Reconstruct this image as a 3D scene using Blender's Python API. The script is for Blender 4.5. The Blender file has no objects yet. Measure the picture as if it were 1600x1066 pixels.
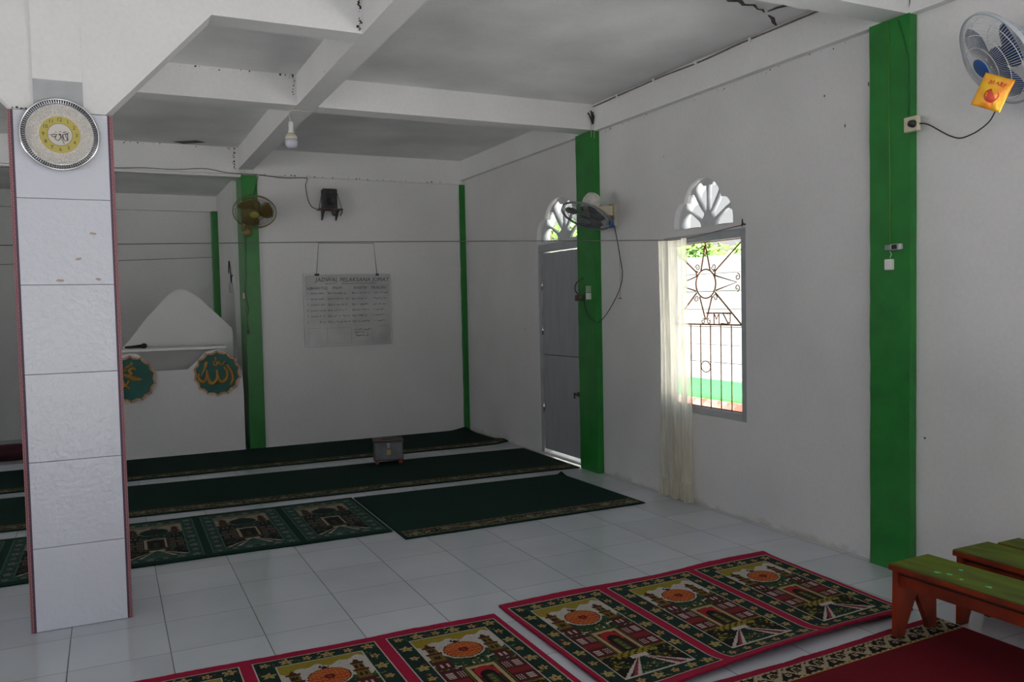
import bpy, bmesh, math, random
import numpy as np
from mathutils import Vector, Matrix
PI = math.pi
random.seed(7); RNG = np.random.default_rng(11)
S = bpy.context.scene
COL = S.collection

# ------------------------------------------------------------------ helpers
def link(o, parent=None):
    COL.objects.link(o)
    if parent is not None: o.parent = parent
    return o
def tag(o, label=None, cat=None, group=None, kind=None):
    if label: o['label'] = label
    if cat: o['category'] = cat
    if group: o['group'] = group
    if kind: o['kind'] = kind
    return o
def thing(name, label, cat, loc=(0, 0, 0), rot=(0, 0, 0), group=None, kind=None):
    o = bpy.data.objects.new(name, None); o.empty_display_size = .05
    link(o); o.location = loc; o.rotation_euler = rot
    return tag(o, label, cat, group, kind)

class MB:
    """collects geometry into one mesh"""
    def __init__(s): s.v = []; s.f = []; s.m = []; s.sm = []
    def add(s, vs, fs, m=0, smooth=False, M=None):
        b = len(s.v)
        for q in vs:
            q = Vector(q)
            if M is not None: q = M @ q
            s.v.append(tuple(q))
        for f in fs: s.f.append([b + i for i in f]); s.m.append(m); s.sm.append(smooth)
        return s
    def box(s, x0, x1, y0, y1, z0, z1, m=0, M=None):
        vs = [(x, y, z) for z in (z0, z1) for y in (y0, y1) for x in (x0, x1)]
        fs = [(0, 2, 3, 1), (4, 5, 7, 6), (0, 1, 5, 4), (2, 6, 7, 3), (0, 4, 6, 2), (1, 3, 7, 5)]
        return s.add(vs, fs, m, False, M)
    def bbox(s, x0, x1, y0, y1, z0, z1, b=.004, m=0, M=None):
        """box with chamfered edges"""
        bm = bmesh.new()
        vs = [bm.verts.new((x, y, z)) for z in (z0, z1) for y in (y0, y1) for x in (x0, x1)]
        for f in [(0, 2, 3, 1), (4, 5, 7, 6), (0, 1, 5, 4), (2, 6, 7, 3), (0, 4, 6, 2), (1, 3, 7, 5)]:
            bm.faces.new([vs[i] for i in f])
        bmesh.ops.bevel(bm, geom=bm.edges[:], offset=b, segments=2, profile=.6, affect='EDGES')
        bm.verts.index_update()
        s.add([v.co[:] for v in bm.verts], [[v.index for v in f.verts] for f in bm.faces], m, False, M)
        bm.free(); return s
    def prism(s, poly, axis, a0, a1, m=0, M=None):
        """poly 2D; axis 'x': poly=(y,z), 'y': poly=(x,z), 'z': poly=(x,y)"""
        n = len(poly)
        def P(p, a): return {'x': (a, p[0], p[1]), 'y': (p[0], a, p[1]), 'z': (p[0], p[1], a)}[axis]
        vs = [P(p, a0) for p in poly] + [P(p, a1) for p in poly]
        fs = [list(range(n))[::-1], list(range(n, 2 * n))] + [(i, (i + 1) % n, n + (i + 1) % n, n + i) for i in range(n)]
        return s.add(vs, fs, m, False, M)
    def tube(s, pts, r, n=6, m=0, cap=True, closed=False, M=None):
        pts = [Vector(p) for p in pts]; N = len(pts)
        rs = r if isinstance(r, (list, tuple)) else [r] * N
        vs = []; prev = None
        for i, p in enumerate(pts):
            if closed: t = pts[(i + 1) % N] - pts[i - 1]
            else: t = pts[min(i + 1, N - 1)] - pts[max(i - 1, 0)]
            if t.length < 1e-9: t = Vector((0, 0, 1))
            t.normalize()
            if prev is None:
                a = Vector((0, 0, 1)) if abs(t.z) < .9 else Vector((1, 0, 0))
                u = t.cross(a).normalized()
            else:
                u = (prev - t * prev.dot(t))
                u = u.normalized() if u.length > 1e-6 else t.orthogonal().normalized()
            prev = u; w = t.cross(u)
            for k in range(n):
                a = 2 * PI * k / n
                vs.append(p + (u * math.cos(a) + w * math.sin(a)) * rs[i])
        fs = []
        R = N if closed else N - 1
        for i in range(R):
            j = (i + 1) % N
            for k in range(n):
                fs.append((i * n + k, i * n + (k + 1) % n, j * n + (k + 1) % n, j * n + k))
        if cap and not closed:
            fs.append(list(range(n))[::-1]); fs.append([(N - 1) * n + k for k in range(n)])
        return s.add(vs, fs, m, n > 4, M)
    def lathe(s, prof, n=24, m=0, M=None, smooth=True, cap=True):
        """prof = [(r, z)...] about z"""
        vs = []; fs = []
        for r, z in prof:
            for k in range(n):
                a = 2 * PI * k / n; vs.append((r * math.cos(a), r * math.sin(a), z))
        for i in range(len(prof) - 1):
            for k in range(n):
                fs.append((i * n + k, i * n + (k + 1) % n, (i + 1) * n + (k + 1) % n, (i + 1) * n + k))
        if cap and prof[0][0] > 1e-5: fs.append(list(range(n))[::-1])
        if cap and prof[-1][0] > 1e-5: fs.append([(len(prof) - 1) * n + k for k in range(n)])
        return s.add(vs, fs, m, smooth, M)
    def build(s, name, mats, parent=None, origin=None, loc=None):
        me = bpy.data.meshes.new(name)
        o3 = Vector(origin) if origin is not None else Vector((0, 0, 0))
        me.from_pydata([tuple(Vector(v) - o3) for v in s.v], [], s.f)
        if not isinstance(mats, (list, tuple)): mats = [mats]
        for x in mats: me.materials.append(x)
        me.polygons.foreach_set('material_index', s.m)
        me.polygons.foreach_set('use_smooth', s.sm)
        me.update()
        bm = bmesh.new(); bm.from_mesh(me); bmesh.ops.recalc_face_normals(bm, faces=bm.faces[:]); bm.to_mesh(me); bm.free()
        o = bpy.data.objects.new(name, me); link(o, parent)
        if parent is None:
            if origin is not None: o.location = origin
            elif loc is not None: o.location = loc
            else:                                   # put the origin at the base centre
                vs = np.array(s.v); c = (vs.min(0) + vs.max(0)) / 2; c[2] = vs[:, 2].min()
                me.transform(Matrix.Translation(-Vector(c))); o.location = c
        return o

def curve_plate(name, polys, axis, a0, a1, mat, parent=None):
    """flat plate with holes: first polygon is the outline, the others are holes.
    axis 'x' -> polygons are (y,z) ; 'y' -> (x,z)"""
    cu = bpy.data.curves.new(name, 'CURVE'); cu.dimensions = '2D'; cu.fill_mode = 'BOTH'
    cu.extrude = abs(a1 - a0) / 2
    for P in polys:
        sp = cu.splines.new('POLY'); sp.points.add(len(P) - 1); sp.use_cyclic_u = True
        for q, p in zip(sp.points, P): q.co = (p[0], p[1], 0, 1)
    tmp = bpy.data.objects.new('tmp', cu); COL.objects.link(tmp)
    me = bpy.data.meshes.new_from_object(tmp)
    bpy.data.objects.remove(tmp); bpy.data.curves.remove(cu)
    c = (a0 + a1) / 2
    if axis == 'x': M = Matrix(((0, 0, 1, c), (1, 0, 0, 0), (0, 1, 0, 0), (0, 0, 0, 1)))
    else: M = Matrix(((1, 0, 0, 0), (0, 0, -1, c), (0, 1, 0, 0), (0, 0, 0, 1)))
    me.transform(M); me.name = name; me.materials.clear(); me.materials.append(mat)
    bm = bmesh.new(); bm.from_mesh(me); bmesh.ops.remove_doubles(bm, verts=bm.verts[:], dist=1e-5)
    bmesh.ops.recalc_face_normals(bm, faces=bm.faces[:]); bm.to_mesh(me); bm.free()
    for p in me.polygons: p.material_index = 0
    o = bpy.data.objects.new(name, me); link(o, parent); return o

def text_mb(mb, txt, size, M, m=0, depth=.0006, align='CENTER', space=1.0, shear=0.0, off=0.):
    cu = bpy.data.curves.new('t', 'FONT'); cu.body = txt; cu.size = size; cu.extrude = depth / 2
    cu.offset = off; cu.align_x = align; cu.align_y = 'CENTER'; cu.space_character = space; cu.shear = shear; cu.resolution_u = 2
    tmp = bpy.data.objects.new('tmp', cu); COL.objects.link(tmp)
    me = bpy.data.meshes.new_from_object(tmp)
    mb.add([v.co[:] for v in me.vertices], [list(p.vertices) for p in me.polygons], m, False, M)
    bpy.data.objects.remove(tmp); bpy.data.curves.remove(cu); bpy.data.meshes.remove(me)

# frame whose local x = world +x, local y = world +z, local z(out) = world -y
def face_front(x, y, z): return Matrix(((1, 0, 0, x), (0, 0, -1, y), (0, 1, 0, z), (0, 0, 0, 1)))
# on the right wall seen from inside: local x = world -y, local y = world z, local z(out) = world -x
def face_wall(x, y, z): return Matrix(((0, 0, -1, x), (-1, 0, 0, y), (0, 1, 0, z), (0, 0, 0, 1)))
def look_frame(loc, n, up=(0, 0, 1)):
    n = Vector(n).normalized(); u = Vector(up); x = u.cross(n).normalized(); y = n.cross(x)
    M = Matrix((x, y, n)).transposed().to_4x4(); M.translation = Vector(loc); return M

def smooth_path(pts, k=6):
    P = [Vector(p) for p in pts]; out = []
    Q = [2 * P[0] - P[1]] + P + [2 * P[-1] - P[-2]]
    for i in range(1, len(Q) - 2):
        for j in range(k):
            t = j / k; a, b, c, d = Q[i - 1], Q[i], Q[i + 1], Q[i + 2]
            out.append(.5 * ((2 * b) + (c - a) * t + (2 * a - 5 * b + 4 * c - d) * t * t + (3 * b - a - 3 * c + d) * t ** 3))
    out.append(P[-1]); return out

# ------------------------------------------------------------------ materials
def srgb(h):
    c = [int(h[i:i + 2], 16) / 255 for i in (0, 2, 4)]
    return tuple(x / 12.92 if x <= .04045 else ((x + .055) / 1.055) ** 2.4 for x in c)
MATS = {}
def mat(name, color, rough=.6, metal=0., nscale=0., namt=0., bump=0., bscale=None, spec=.5, color2=None, emis=None, coat=0., stretch=None):
    if name in MATS: return MATS[name]
    m = bpy.data.materials.new(name); m.use_nodes = True; nt = m.node_tree; b = nt.nodes['Principled BSDF']
    if isinstance(color, str): color = srgb(color)
    if isinstance(color2, str): color2 = srgb(color2)
    b.inputs['Base Color'].default_value = (*color, 1); b.inputs['Roughness'].default_value = rough
    b.inputs['Metallic'].default_value = metal; b.inputs['Specular IOR Level'].default_value = spec
    b.inputs['Coat Weight'].default_value = coat
    if nscale or bump:
        tc = nt.nodes.new('ShaderNodeTexCoord'); mp = nt.nodes.new('ShaderNodeMapping')
        nt.links.new(tc.outputs['Object'], mp.inputs['Vector'])
        if stretch: mp.inputs['Scale'].default_value = stretch
    if nscale:
        n = nt.nodes.new('ShaderNodeTexNoise'); n.inputs['Scale'].default_value = nscale; n.inputs['Detail'].default_value = 6
        nt.links.new(mp.outputs['Vector'], n.inputs['Vector'])
        mx = nt.nodes.new('ShaderNodeMix'); mx.data_type = 'RGBA'
        c2 = color2 or tuple(c * (1 - namt) for c in color)
        mx.inputs['A'].default_value = (*color, 1); mx.inputs['B'].default_value = (*c2, 1)
        rp = nt.nodes.new('ShaderNodeMapRange'); rp.inputs['From Min'].default_value = .4; rp.inputs['From Max'].default_value = .7
        nt.links.new(n.outputs['Fac'], rp.inputs['Value']); nt.links.new(rp.outputs['Result'], mx.inputs['Factor'])
        nt.links.new(mx.outputs['Result'], b.inputs['Base Color'])
    if bump:
        n2 = nt.nodes.new('ShaderNodeTexNoise'); n2.inputs['Scale'].default_value = bscale or 80; n2.inputs['Detail'].default_value = 3
        nt.links.new(mp.outputs['Vector'], n2.inputs['Vector'])
        bp = nt.nodes.new('ShaderNodeBump'); bp.inputs['Strength'].default_value = bump; bp.inputs['Distance'].default_value = .01
        nt.links.new(n2.outputs['Fac'], bp.inputs['Height']); nt.links.new(bp.outputs['Normal'], b.inputs['Normal'])
    MATS[name] = m; return m

def wall_material(name, base, base_dirt=True, rough=.75, blot=.12, sheen_rough=None):
    """painted plaster: large blotches, fine roller texture, sparse dark specks, dirt line by the floor"""
    m = bpy.data.materials.new(name); m.use_nodes = True; nt = m.node_tree; N = nt.nodes; L = nt.links
    b = N['Principled BSDF']; b.inputs['Roughness'].default_value = rough
    geo = N.new('ShaderNodeNewGeometry')
    n1 = N.new('ShaderNodeTexNoise'); n1.inputs['Scale'].default_value = 1.3; n1.inputs['Detail'].default_value = 5
    L.new(geo.outputs['Position'], n1.inputs['Vector'])
    mr = N.new('ShaderNodeMapRange'); mr.inputs['From Min'].default_value = .35; mr.inputs['From Max'].default_value = .7
    L.new(n1.outputs['Fac'], mr.inputs['Value'])
    mx = N.new('ShaderNodeMix'); mx.data_type = 'RGBA'; mx.inputs['A'].default_value = (*base, 1)
    mx.inputs['B'].default_value = (*[c * (1 - blot) for c in base], 1); L.new(mr.outputs['Result'], mx.inputs['Factor'])
    # fine mottling
    n3 = N.new('ShaderNodeTexNoise'); n3.inputs['Scale'].default_value = 45; n3.inputs['Detail'].default_value = 4
    L.new(geo.outputs['Position'], n3.inputs['Vector'])
    mr3 = N.new('ShaderNodeMapRange'); mr3.inputs['From Min'].default_value = .3; mr3.inputs['From Max'].default_value = .7
    mr3.inputs['To Min'].default_value = .965; mr3.inputs['To Max'].default_value = 1.015
    L.new(n3.outputs['Fac'], mr3.inputs['Value'])
    mu = N.new('ShaderNodeMix'); mu.data_type = 'RGBA'; mu.blend_type = 'MULTIPLY'; mu.inputs['Factor'].default_value = 1
    L.new(mx.outputs['Result'], mu.inputs['A']); L.new(mr3.outputs['Result'], mu.inputs['B'])
    # specks
    vo = N.new('ShaderNodeTexVoronoi'); vo.inputs['Scale'].default_value = 2.6
    L.new(geo.outputs['Position'], vo.inputs['Vector'])
    lt = N.new('ShaderNodeMath'); lt.operation = 'LESS_THAN'; lt.inputs[1].default_value = .018
    L.new(vo.outputs['Distance'], lt.inputs[0])
    ms = N.new('ShaderNodeMix'); ms.data_type = 'RGBA'; ms.inputs['B'].default_value = (.08, .07, .05, 1)
    L.new(lt.outputs[0], ms.inputs['Factor']); L.new(mu.outputs['Result'], ms.inputs['A'])
    out = ms
    if base_dirt:
        sp = N.new('ShaderNodeSeparateXYZ'); L.new(geo.outputs['Position'], sp.inputs[0])
        n4 = N.new('ShaderNodeTexNoise'); n4.inputs['Scale'].default_value = 9; n4.inputs['Detail'].default_value = 6
        L.new(geo.outputs['Position'], n4.inputs['Vector'])
        ad = N.new('ShaderNodeMath'); ad.operation = 'MULTIPLY_ADD'; ad.inputs[1].default_value = -.16; ad.inputs[2].default_value = .095
        L.new(n4.outputs['Fac'], ad.inputs[0])
        sb = N.new('ShaderNodeMath'); sb.operation = 'SUBTRACT'; L.new(ad.outputs[0], sb.inputs[0]); L.new(sp.outputs['Z'], sb.inputs[1])
        m4 = N.new('ShaderNodeMapRange'); m4.inputs['From Min'].default_value = -.02; m4.inputs['From Max'].default_value = .02
        m4.inputs['To Max'].default_value = .38
        L.new(sb.outputs[0], m4.inputs['Value'])
        md = N.new('ShaderNodeMix'); md.data_type = 'RGBA'; md.inputs['B'].default_value = (.30, .26, .15, 1)
        L.new(m4.outputs['Result'], md.inputs['Factor']); L.new(out.outputs['Result'], md.inputs['A']); out = md
    L.new(out.outputs['Result'], b.inputs['Base Color'])
    nb = N.new('ShaderNodeTexNoise'); nb.inputs['Scale'].default_value = 60; nb.inputs['Detail'].default_value = 5
    L.new(geo.outputs['Position'], nb.inputs['Vector'])
    nb2 = N.new('ShaderNodeTexNoise'); nb2.inputs['Scale'].default_value = 5; nb2.inputs['Detail'].default_value = 3
    L.new(geo.outputs['Position'], nb2.inputs['Vector'])
    a2 = N.new('ShaderNodeMath'); a2.operation = 'MULTIPLY_ADD'; a2.inputs[1].default_value = 1.5
    L.new(nb2.outputs['Fac'], a2.inputs[0]); L.new(nb.outputs['Fac'], a2.inputs[2])
    bp = N.new('ShaderNodeBump'); bp.inputs['Strength'].default_value = .3; bp.inputs['Distance'].default_value = .0025
    L.new(a2.outputs[0], bp.inputs['Height']); L.new(bp.outputs['Normal'], b.inputs['Normal'])
    MATS[name] = m; return m

WHITE = wall_material('white_wall_paint', (.70, .69, .70), True, .6)
WHITE2 = wall_material('white_concrete_paint', (.74, .735, .74), False, .7, .10)
WHITEB = wall_material('white_back_wall_paint', (.72, .71, .72), False, .38, .08)
CEIL = wall_material('ceiling_paint', (.76, .77, .77), False, .5, .28)
GREY = mat('grey_frame_paint', (.38, .40, .42), .45, nscale=8, namt=.15, bump=.1)
GREEN = mat('green_pillar_paint', (.016, .20, .03), .32, nscale=6, namt=.25, bump=.15, bscale=30)
BLACK = mat('black_plastic', (.012, .012, .014), .4)
CABLE = mat('dark_cable', (.02, .022, .022), .5)
CREAM = mat('cream_plastic', (.62, .56, .42), .4, nscale=20, namt=.1)
WPLAST = mat('white_plastic', (.72, .72, .70), .35)
RUST = mat('rusty_iron', (.20, .075, .03), .8, nscale=90, namt=.5, color2=(.35, .16, .08))
WIRE = mat('steel_wire', (.10, .10, .10), .5, metal=.4)
CHROME = mat('chrome', (.75, .75, .76), .13, metal=1.)

# floor tiles -----------------------------------------------------------------
def floor_material():
    m = bpy.data.materials.new('white_floor_tiles'); m.use_nodes = True; nt = m.node_tree; N = nt.nodes; L = nt.links
    b = N['Principled BSDF']; geo = N.new('ShaderNodeNewGeometry'); sp = N.new('ShaderNodeSeparateXYZ'); L.new(geo.outputs['Position'], sp.inputs[0])
    def M(op, a, bb=None, c=None):
        n = N.new('ShaderNodeMath'); n.operation = op
        for i, v in enumerate((a, bb, c)):
            if v is None: continue
            if isinstance(v, (int, float)): n.inputs[i].default_value = v
            else: L.new(v, n.inputs[i])
        return n.outputs[0]
    ux = M('DIVIDE', M('SUBTRACT', sp.outputs['X'], -.6043), .4)
    uy = M('DIVIDE', M('SUBTRACT', sp.outputs['Y'], 5.0762), .4)
    def edge(u):
        f = M('FRACT', u); return M('MINIMUM', f, M('SUBTRACT', 1., f))
    ex, ey = edge(ux), edge(uy)
    gx = M('LESS_THAN', ex, .0052); gy = M('LESS_THAN', ey, .0036)
    g = M('MAXIMUM', gx, gy)
    cb = N.new('ShaderNodeCombineXYZ'); L.new(M('FLOOR', ux), cb.inputs[0]); L.new(M('FLOOR', uy), cb.inputs[1])
    wn = N.new('ShaderNodeTexWhiteNoise'); wn.noise_dimensions = '2D'; L.new(cb.outputs[0], wn.inputs['Vector'])
    mr = N.new('ShaderNodeMapRange'); mr.inputs['To Min'].default_value = .93; mr.inputs['To Max'].default_value = 1.03
    L.new(wn.outputs['Value'], mr.inputs['Value'])
    ns = N.new('ShaderNodeTexNoise'); ns.inputs['Scale'].default_value = 2.2; ns.inputs['Detail'].default_value = 6
    L.new(geo.outputs['Position'], ns.inputs['Vector'])
    mn = N.new('ShaderNodeMapRange'); mn.inputs['From Min'].default_value = .3; mn.inputs['From Max'].default_value = .75
    mn.inputs['To Min'].default_value = 1.; mn.inputs['To Max'].default_value = .88; L.new(ns.outputs['Fac'], mn.inputs['Value'])
    t = M('MULTIPLY', mr.outputs['Result'], mn.outputs['Result'])
    c = N.new('ShaderNodeMix'); c.data_type = 'RGBA'; c.blend_type = 'MULTIPLY'; c.inputs['Factor'].default_value = 1
    c.inputs['A'].default_value = (.50, .525, .565, 1); L.new(t, c.inputs['B'])
    c2 = N.new('ShaderNodeMix'); c2.data_type = 'RGBA'; c2.inputs['B'].default_value = (.085, .075, .06, 1)
    L.new(g, c2.inputs['Factor']); L.new(c.outputs['Result'], c2.inputs['A'])
    L.new(c2.outputs['Result'], b.inputs['Base Color'])
    L.new(M('MULTIPLY_ADD', g, .5, .11), b.inputs['Roughness'])
    nb = N.new('ShaderNodeTexNoise'); nb.inputs['Scale'].default_value = 7; L.new(geo.outputs['Position'], nb.inputs['Vector'])
    h = M('ADD', M('MULTIPLY', g, -1.), M('MULTIPLY', nb.outputs['Fac'], .25))
    bp = N.new('ShaderNodeBump'); bp.inputs['Strength'].default_value = .3; bp.inputs['Distance'].default_value = .003
    L.new(h, bp.inputs['Height']); L.new(bp.outputs['Normal'], b.inputs['Normal'])
    return m
FLOOR = floor_material()

def col_material(name, rough=.95, fuzz=.35, spec=.2):
    """colours come from the woven pattern stored on the mesh, with pile noise"""
    m = bpy.data.materials.new(name); m.use_nodes = True; nt = m.node_tree; N = nt.nodes; L = nt.links
    b = N['Principled BSDF']; b.inputs['Roughness'].default_value = rough; b.inputs['Specular IOR Level'].default_value = spec
    a = N.new('ShaderNodeAttribute'); a.attribute_name = 'weave'
    tc = N.new('ShaderNodeTexCoord')
    n = N.new('ShaderNodeTexNoise'); n.inputs['Scale'].default_value = 260; n.inputs['Detail'].default_value = 2; L.new(tc.outputs['Object'], n.inputs['Vector'])
    mr = N.new('ShaderNodeMapRange'); mr.inputs['From Min'].default_value = .25; mr.inputs['From Max'].default_value = .75
    mr.inputs['To Min'].default_value = 1 - fuzz; mr.inputs['To Max'].default_value = 1 + fuzz; L.new(n.outputs['Fac'], mr.inputs['Value'])
    mx = N.new('ShaderNodeMix'); mx.data_type = 'RGBA'; mx.blend_type = 'MULTIPLY'; mx.inputs['Factor'].default_value = 1
    L.new(a.outputs['Color'], mx.inputs['A']); L.new(mr.outputs['Result'], mx.inputs['B']); L.new(mx.outputs['Result'], b.inputs['Base Color'])
    bp = N.new('ShaderNodeBump'); bp.inputs['Strength'].default_value = .5; bp.inputs['Distance'].default_value = .003
    L.new(n.outputs['Fac'], bp.inputs['Height']); L.new(bp.outputs['Normal'], b.inputs['Normal'])
    return m
RUGM = col_material('woven_carpet')
TRIMM = col_material('patterned_ceramic_trim', .35, .05, .5)

# ------------------------------------------------------------------ shell
XW, YB, ZC = 3.84, 9.15, 3.17
def struct(o, label=None, cat=None): return tag(o, label, cat, kind='structure')

fl = MB().box(-5.2, XW + .16, -2.7, 11.2, -.12, 0).build('floor', FLOOR); struct(fl)
ce = MB().box(-5.2, XW + .16, -2.7, 11.2, ZC, ZC + .12).build('ceiling', CEIL); struct(ce)

def trefoil(yc, z0, hw, h, n=14):
    """outline of the three-lobed vent, base on z0"""
    P = []
    for i in range(n + 1):                       # lower lobe, outer foot up to the cusp
        t = i / n; a = .635 + .365 * math.cos(t * PI / 2) ** .75; zz = .555 * math.sin(t * PI / 2) ** .8
        P.append((a, zz))
    c0 = math.atan2(.16, .64)
    for i in range(1, 2 * n):                    # top lobe
        a = c0 + (PI - 2 * c0) * i / (2 * n); P.append((.66 * math.cos(a), .41 + .59 * math.sin(a)))
    P += [(-a, zz) for a, zz in P[:n + 1][::-1]]
    return [(yc + u * hw, z0 + z * h) for u, z in P][::-1]
T1 = dict(yc=4.783, z0=2.003, hw=.328, h=.355)
T2 = dict(yc=6.868, z0=2.072, hw=.455, h=.405)
def rect(a0, a1, b0, b1): return [(a0, b0), (a1, b0), (a1, b1), (a0, b1)]
WIN = (4.335, 5.275, .655, 1.965); DOOR = (6.44, 7.32, .0004, 2.06)
NEAR_OPENING = (-1.8, 2.0, .012, 2.1)  # out-of-view opening, enlarged to let more daylight reach the ceiling
wr = curve_plate('wall_right', [rect(-2.7, 11.2, 0, ZC), rect(*WIN), rect(*DOOR), rect(*NEAR_OPENING), trefoil(**T1), trefoil(**T2)],
                 'x', XW, XW + .15, WHITE); struct(wr)
OPEN_X0, OPEN_X1 = -1.6, 1.27
wb = curve_plate('wall_back', [[(-5.05, 0), (OPEN_X0, 0), (OPEN_X0, 2.88), (OPEN_X1 + .065, 2.88), (OPEN_X1 + .065, 0), (XW - .001, 0), (XW - .001, ZC), (-5.05, ZC)]],
                 'y', YB, YB + .15, WHITEB); struct(wb)
# recess behind the pulpit
rc = MB(); rc.box(OPEN_X1 - .005, OPEN_X1 + .045, YB + .36, 11.0, 0, 2.88)
rc.build('wall_recess_right', WHITE2); struct(bpy.data.objects['wall_recess_right'])
struct(MB().box(OPEN_X0 - .15, OPEN_X0, YB + .15, 11.0, 0, 2.88).build('wall_recess_left', WHITE2))
struct(MB().box(OPEN_X0 - .15, OPEN_X1 + .15, 10.95, 11.1, 0, 2.88).build('wall_recess_back', WHITE2))
struct(MB().box(OPEN_X0 - .15, OPEN_X1 + .15, YB + .15, 11.1, 2.88, 2.95).build('ceiling_recess', CEIL))
struct(MB().box(OPEN_X0, OPEN_X1 - .006, 10.86, 10.95, 2.69, 2.879).build('beam_recess', WHITE2), 'low white beam along the top of the recess back wall', 'beam')
struct(MB().box(OPEN_X0, OPEN_X1 - .006, YB + .001, 10.95, 0.0005, .06).build('floor_recess', FLOOR))
struct(MB().box(1.195, OPEN_X1 - .006, 10.80, 10.949, .061, 2.69).build('pillar_recess', GREEN), 'slim green pillar in the inner corner of the recess', 'pillar')
# walls behind and left of the camera, with the openings that let the daylight in
LEFTW = [rect(.2, 2.2, .9, 2.2), rect(3.2, 7.3, .3, 2.3)]
struct(curve_plate('wall_left', [rect(-2.7, 11.2, 0, ZC)] + LEFTW, 'x', -5.2, -5.05, WHITE))
FRONTW = [rect(-1.5, .5, .012, 2.35), rect(-4.4, -2.4, .8, 2.1), rect(1.2, 3.3, .8, 2.1)]
struct(curve_plate('wall_front', [rect(-5.05, XW, 0, ZC)] + FRONTW, 'y', -2.7, -2.55, WHITE))

# beams
struct(MB().box(1.29, 1.44, -2.55, YB - .001, 2.95, ZC - .001).build('beam', WHITE2), 'long white ceiling beam running from the back wall towards the viewer', 'beam')
def crossbeam(y0, y1, x0, x1, z, lab):
    return struct(MB().box(x0, x1, y0, y1, z, ZC - .001).build('beam', WHITE2), lab, 'beam')
crossbeam(6.15, 6.34, -5.05, 1.289, 2.952, 'white cross beam above the hanging bulb, left of the long beam')
crossbeam(6.15, 6.34, 1.441, 3.839, 2.952, 'white cross beam ending on the middle green pillar')
crossbeam(3.05, 3.21, -5.05, 1.289, 2.952, 'white cross beam in front of the tiled column')
crossbeam(3.05, 3.21, 1.441, 3.839, 2.952, 'white cross beam ending on the nearest green pillar')
crossbeam(YB - .035, YB - .001, 1.441, XW - .051, 2.895, 'white beam along the top of the back wall behind the speaker')
crossbeam(YB - .035, YB - .001, -5.05, 1.289, 2.895, 'white beam over the recess opening')
# ledge beam along the right wall
for a, b_ in ((-2.55, 3.049), (3.211, 6.149), (6.341, YB - .001)):
    struct(MB().box(XW - .05, XW - .0005, a, b_, 2.945, ZC - .001).build('beam', WHITE2), 'shallow white ledge beam along the top of the right wall, %s stretch' % {-2.55: 'nearest', 3.211: 'middle', 6.341: 'farthest'}[a], 'beam')

# arched beam with haunches either side of the column
ab = MB()
ab.prism([(-.062, 2.42), (.03, 2.42), (.522, 2.95), (1.289, 2.95), (1.289, ZC - .001), (-.062, ZC - .001)], 'y', 4.42, 4.58)
ab.prism([(-.265, 2.42), (-.355, 2.42), (-.85, 2.95), (-5.05, 2.95), (-5.05, ZC - .001), (-.265, ZC - .001)], 'y', 4.425, 4.58)
ab.box(-.265, -.062, 4.41, 4.62, 2.42, ZC - .001)
struct(ab.build('beam_arched', WHITE2), 'white haunched beam resting on the tiled column', 'beam')

# tiled column
cx0, cx1, cy0, cy1, ch = -.372, .058, 4.42, 4.85, 2.418
TILEW = mat('glossy_white_wall_tile', (.62, .63, .71), .22, bump=.3, bscale=45, spec=.7)
col = thing('tiled_column', 'square column clad in white tiles with pink patterned corner trims', 'column', ((cx0 + cx1) / 2, (cy0 + cy1) / 2, 0), kind='structure')
o0 = Vector(col.location)
core = MB().box(cx0 + .012, cx1 - .012, cy0 + .012, cy1 - .012, .0005, ch)
core.build('core', mat('tile_grout', (.20, .19, .18), .8), col, origin=o0)
zs = [.001, .394, .798, 1.207, 1.62, 2.018, ch]
for k in range(6):
    t = MB(); t.bbox(cx0 + .022, cx1 - .022, cy0, cy1, zs[k] + .0012, zs[k + 1] - .0012, .0015)
    t.bbox(cx0, cx0 + .0215, cy0 + .022, cy1 - .022, zs[k] + .0012, zs[k + 1] - .0012, .0015)
    t.bbox(cx1 - .0215, cx1, cy0 + .022, cy1 - .022, zs[k] + .0012, zs[k + 1] - .0012, .0015)
    t.build('wall_tile', TILEW, col, origin=o0)
def weave_mesh(name, vs, fs, cols, m, parent=None, origin=(0, 0, 0), extra=None):
    me = bpy.data.meshes.new(name)
    V = np.asarray(vs, float) - np.asarray(origin); F = np.asarray(fs, int)
    C = np.asarray(cols, float)
    if extra is not None:
        ev, ef, ec = extra; F = np.vstack([F, np.asarray(ef, int) + len(V)]); V = np.vstack([V, np.asarray(ev, float) - np.asarray(origin)]); C = np.vstack([C, ec])
    me.vertices.add(len(V)); me.vertices.foreach_set('co', V.ravel())
    me.loops.add(len(F) * 4); me.loops.foreach_set('vertex_index', F.ravel().astype(np.int32))
    me.polygons.add(len(F)); me.polygons.foreach_set('loop_start', np.arange(0, len(F) * 4, 4, dtype=np.int32))
    me.update(calc_edges=True)
    at = me.color_attributes.new('weave', 'FLOAT_COLOR', 'CORNER')
    cc = np.ones((len(F), 4, 4), np.float32); cc[:, :, :3] = C[:, None, :3]
    at.data.foreach_set('color', cc.ravel()); me.materials.append(m); me.validate()
    o = bpy.data.objects.new(name, me); link(o, parent)
    if parent is None: o.location = origin
    return o
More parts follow.
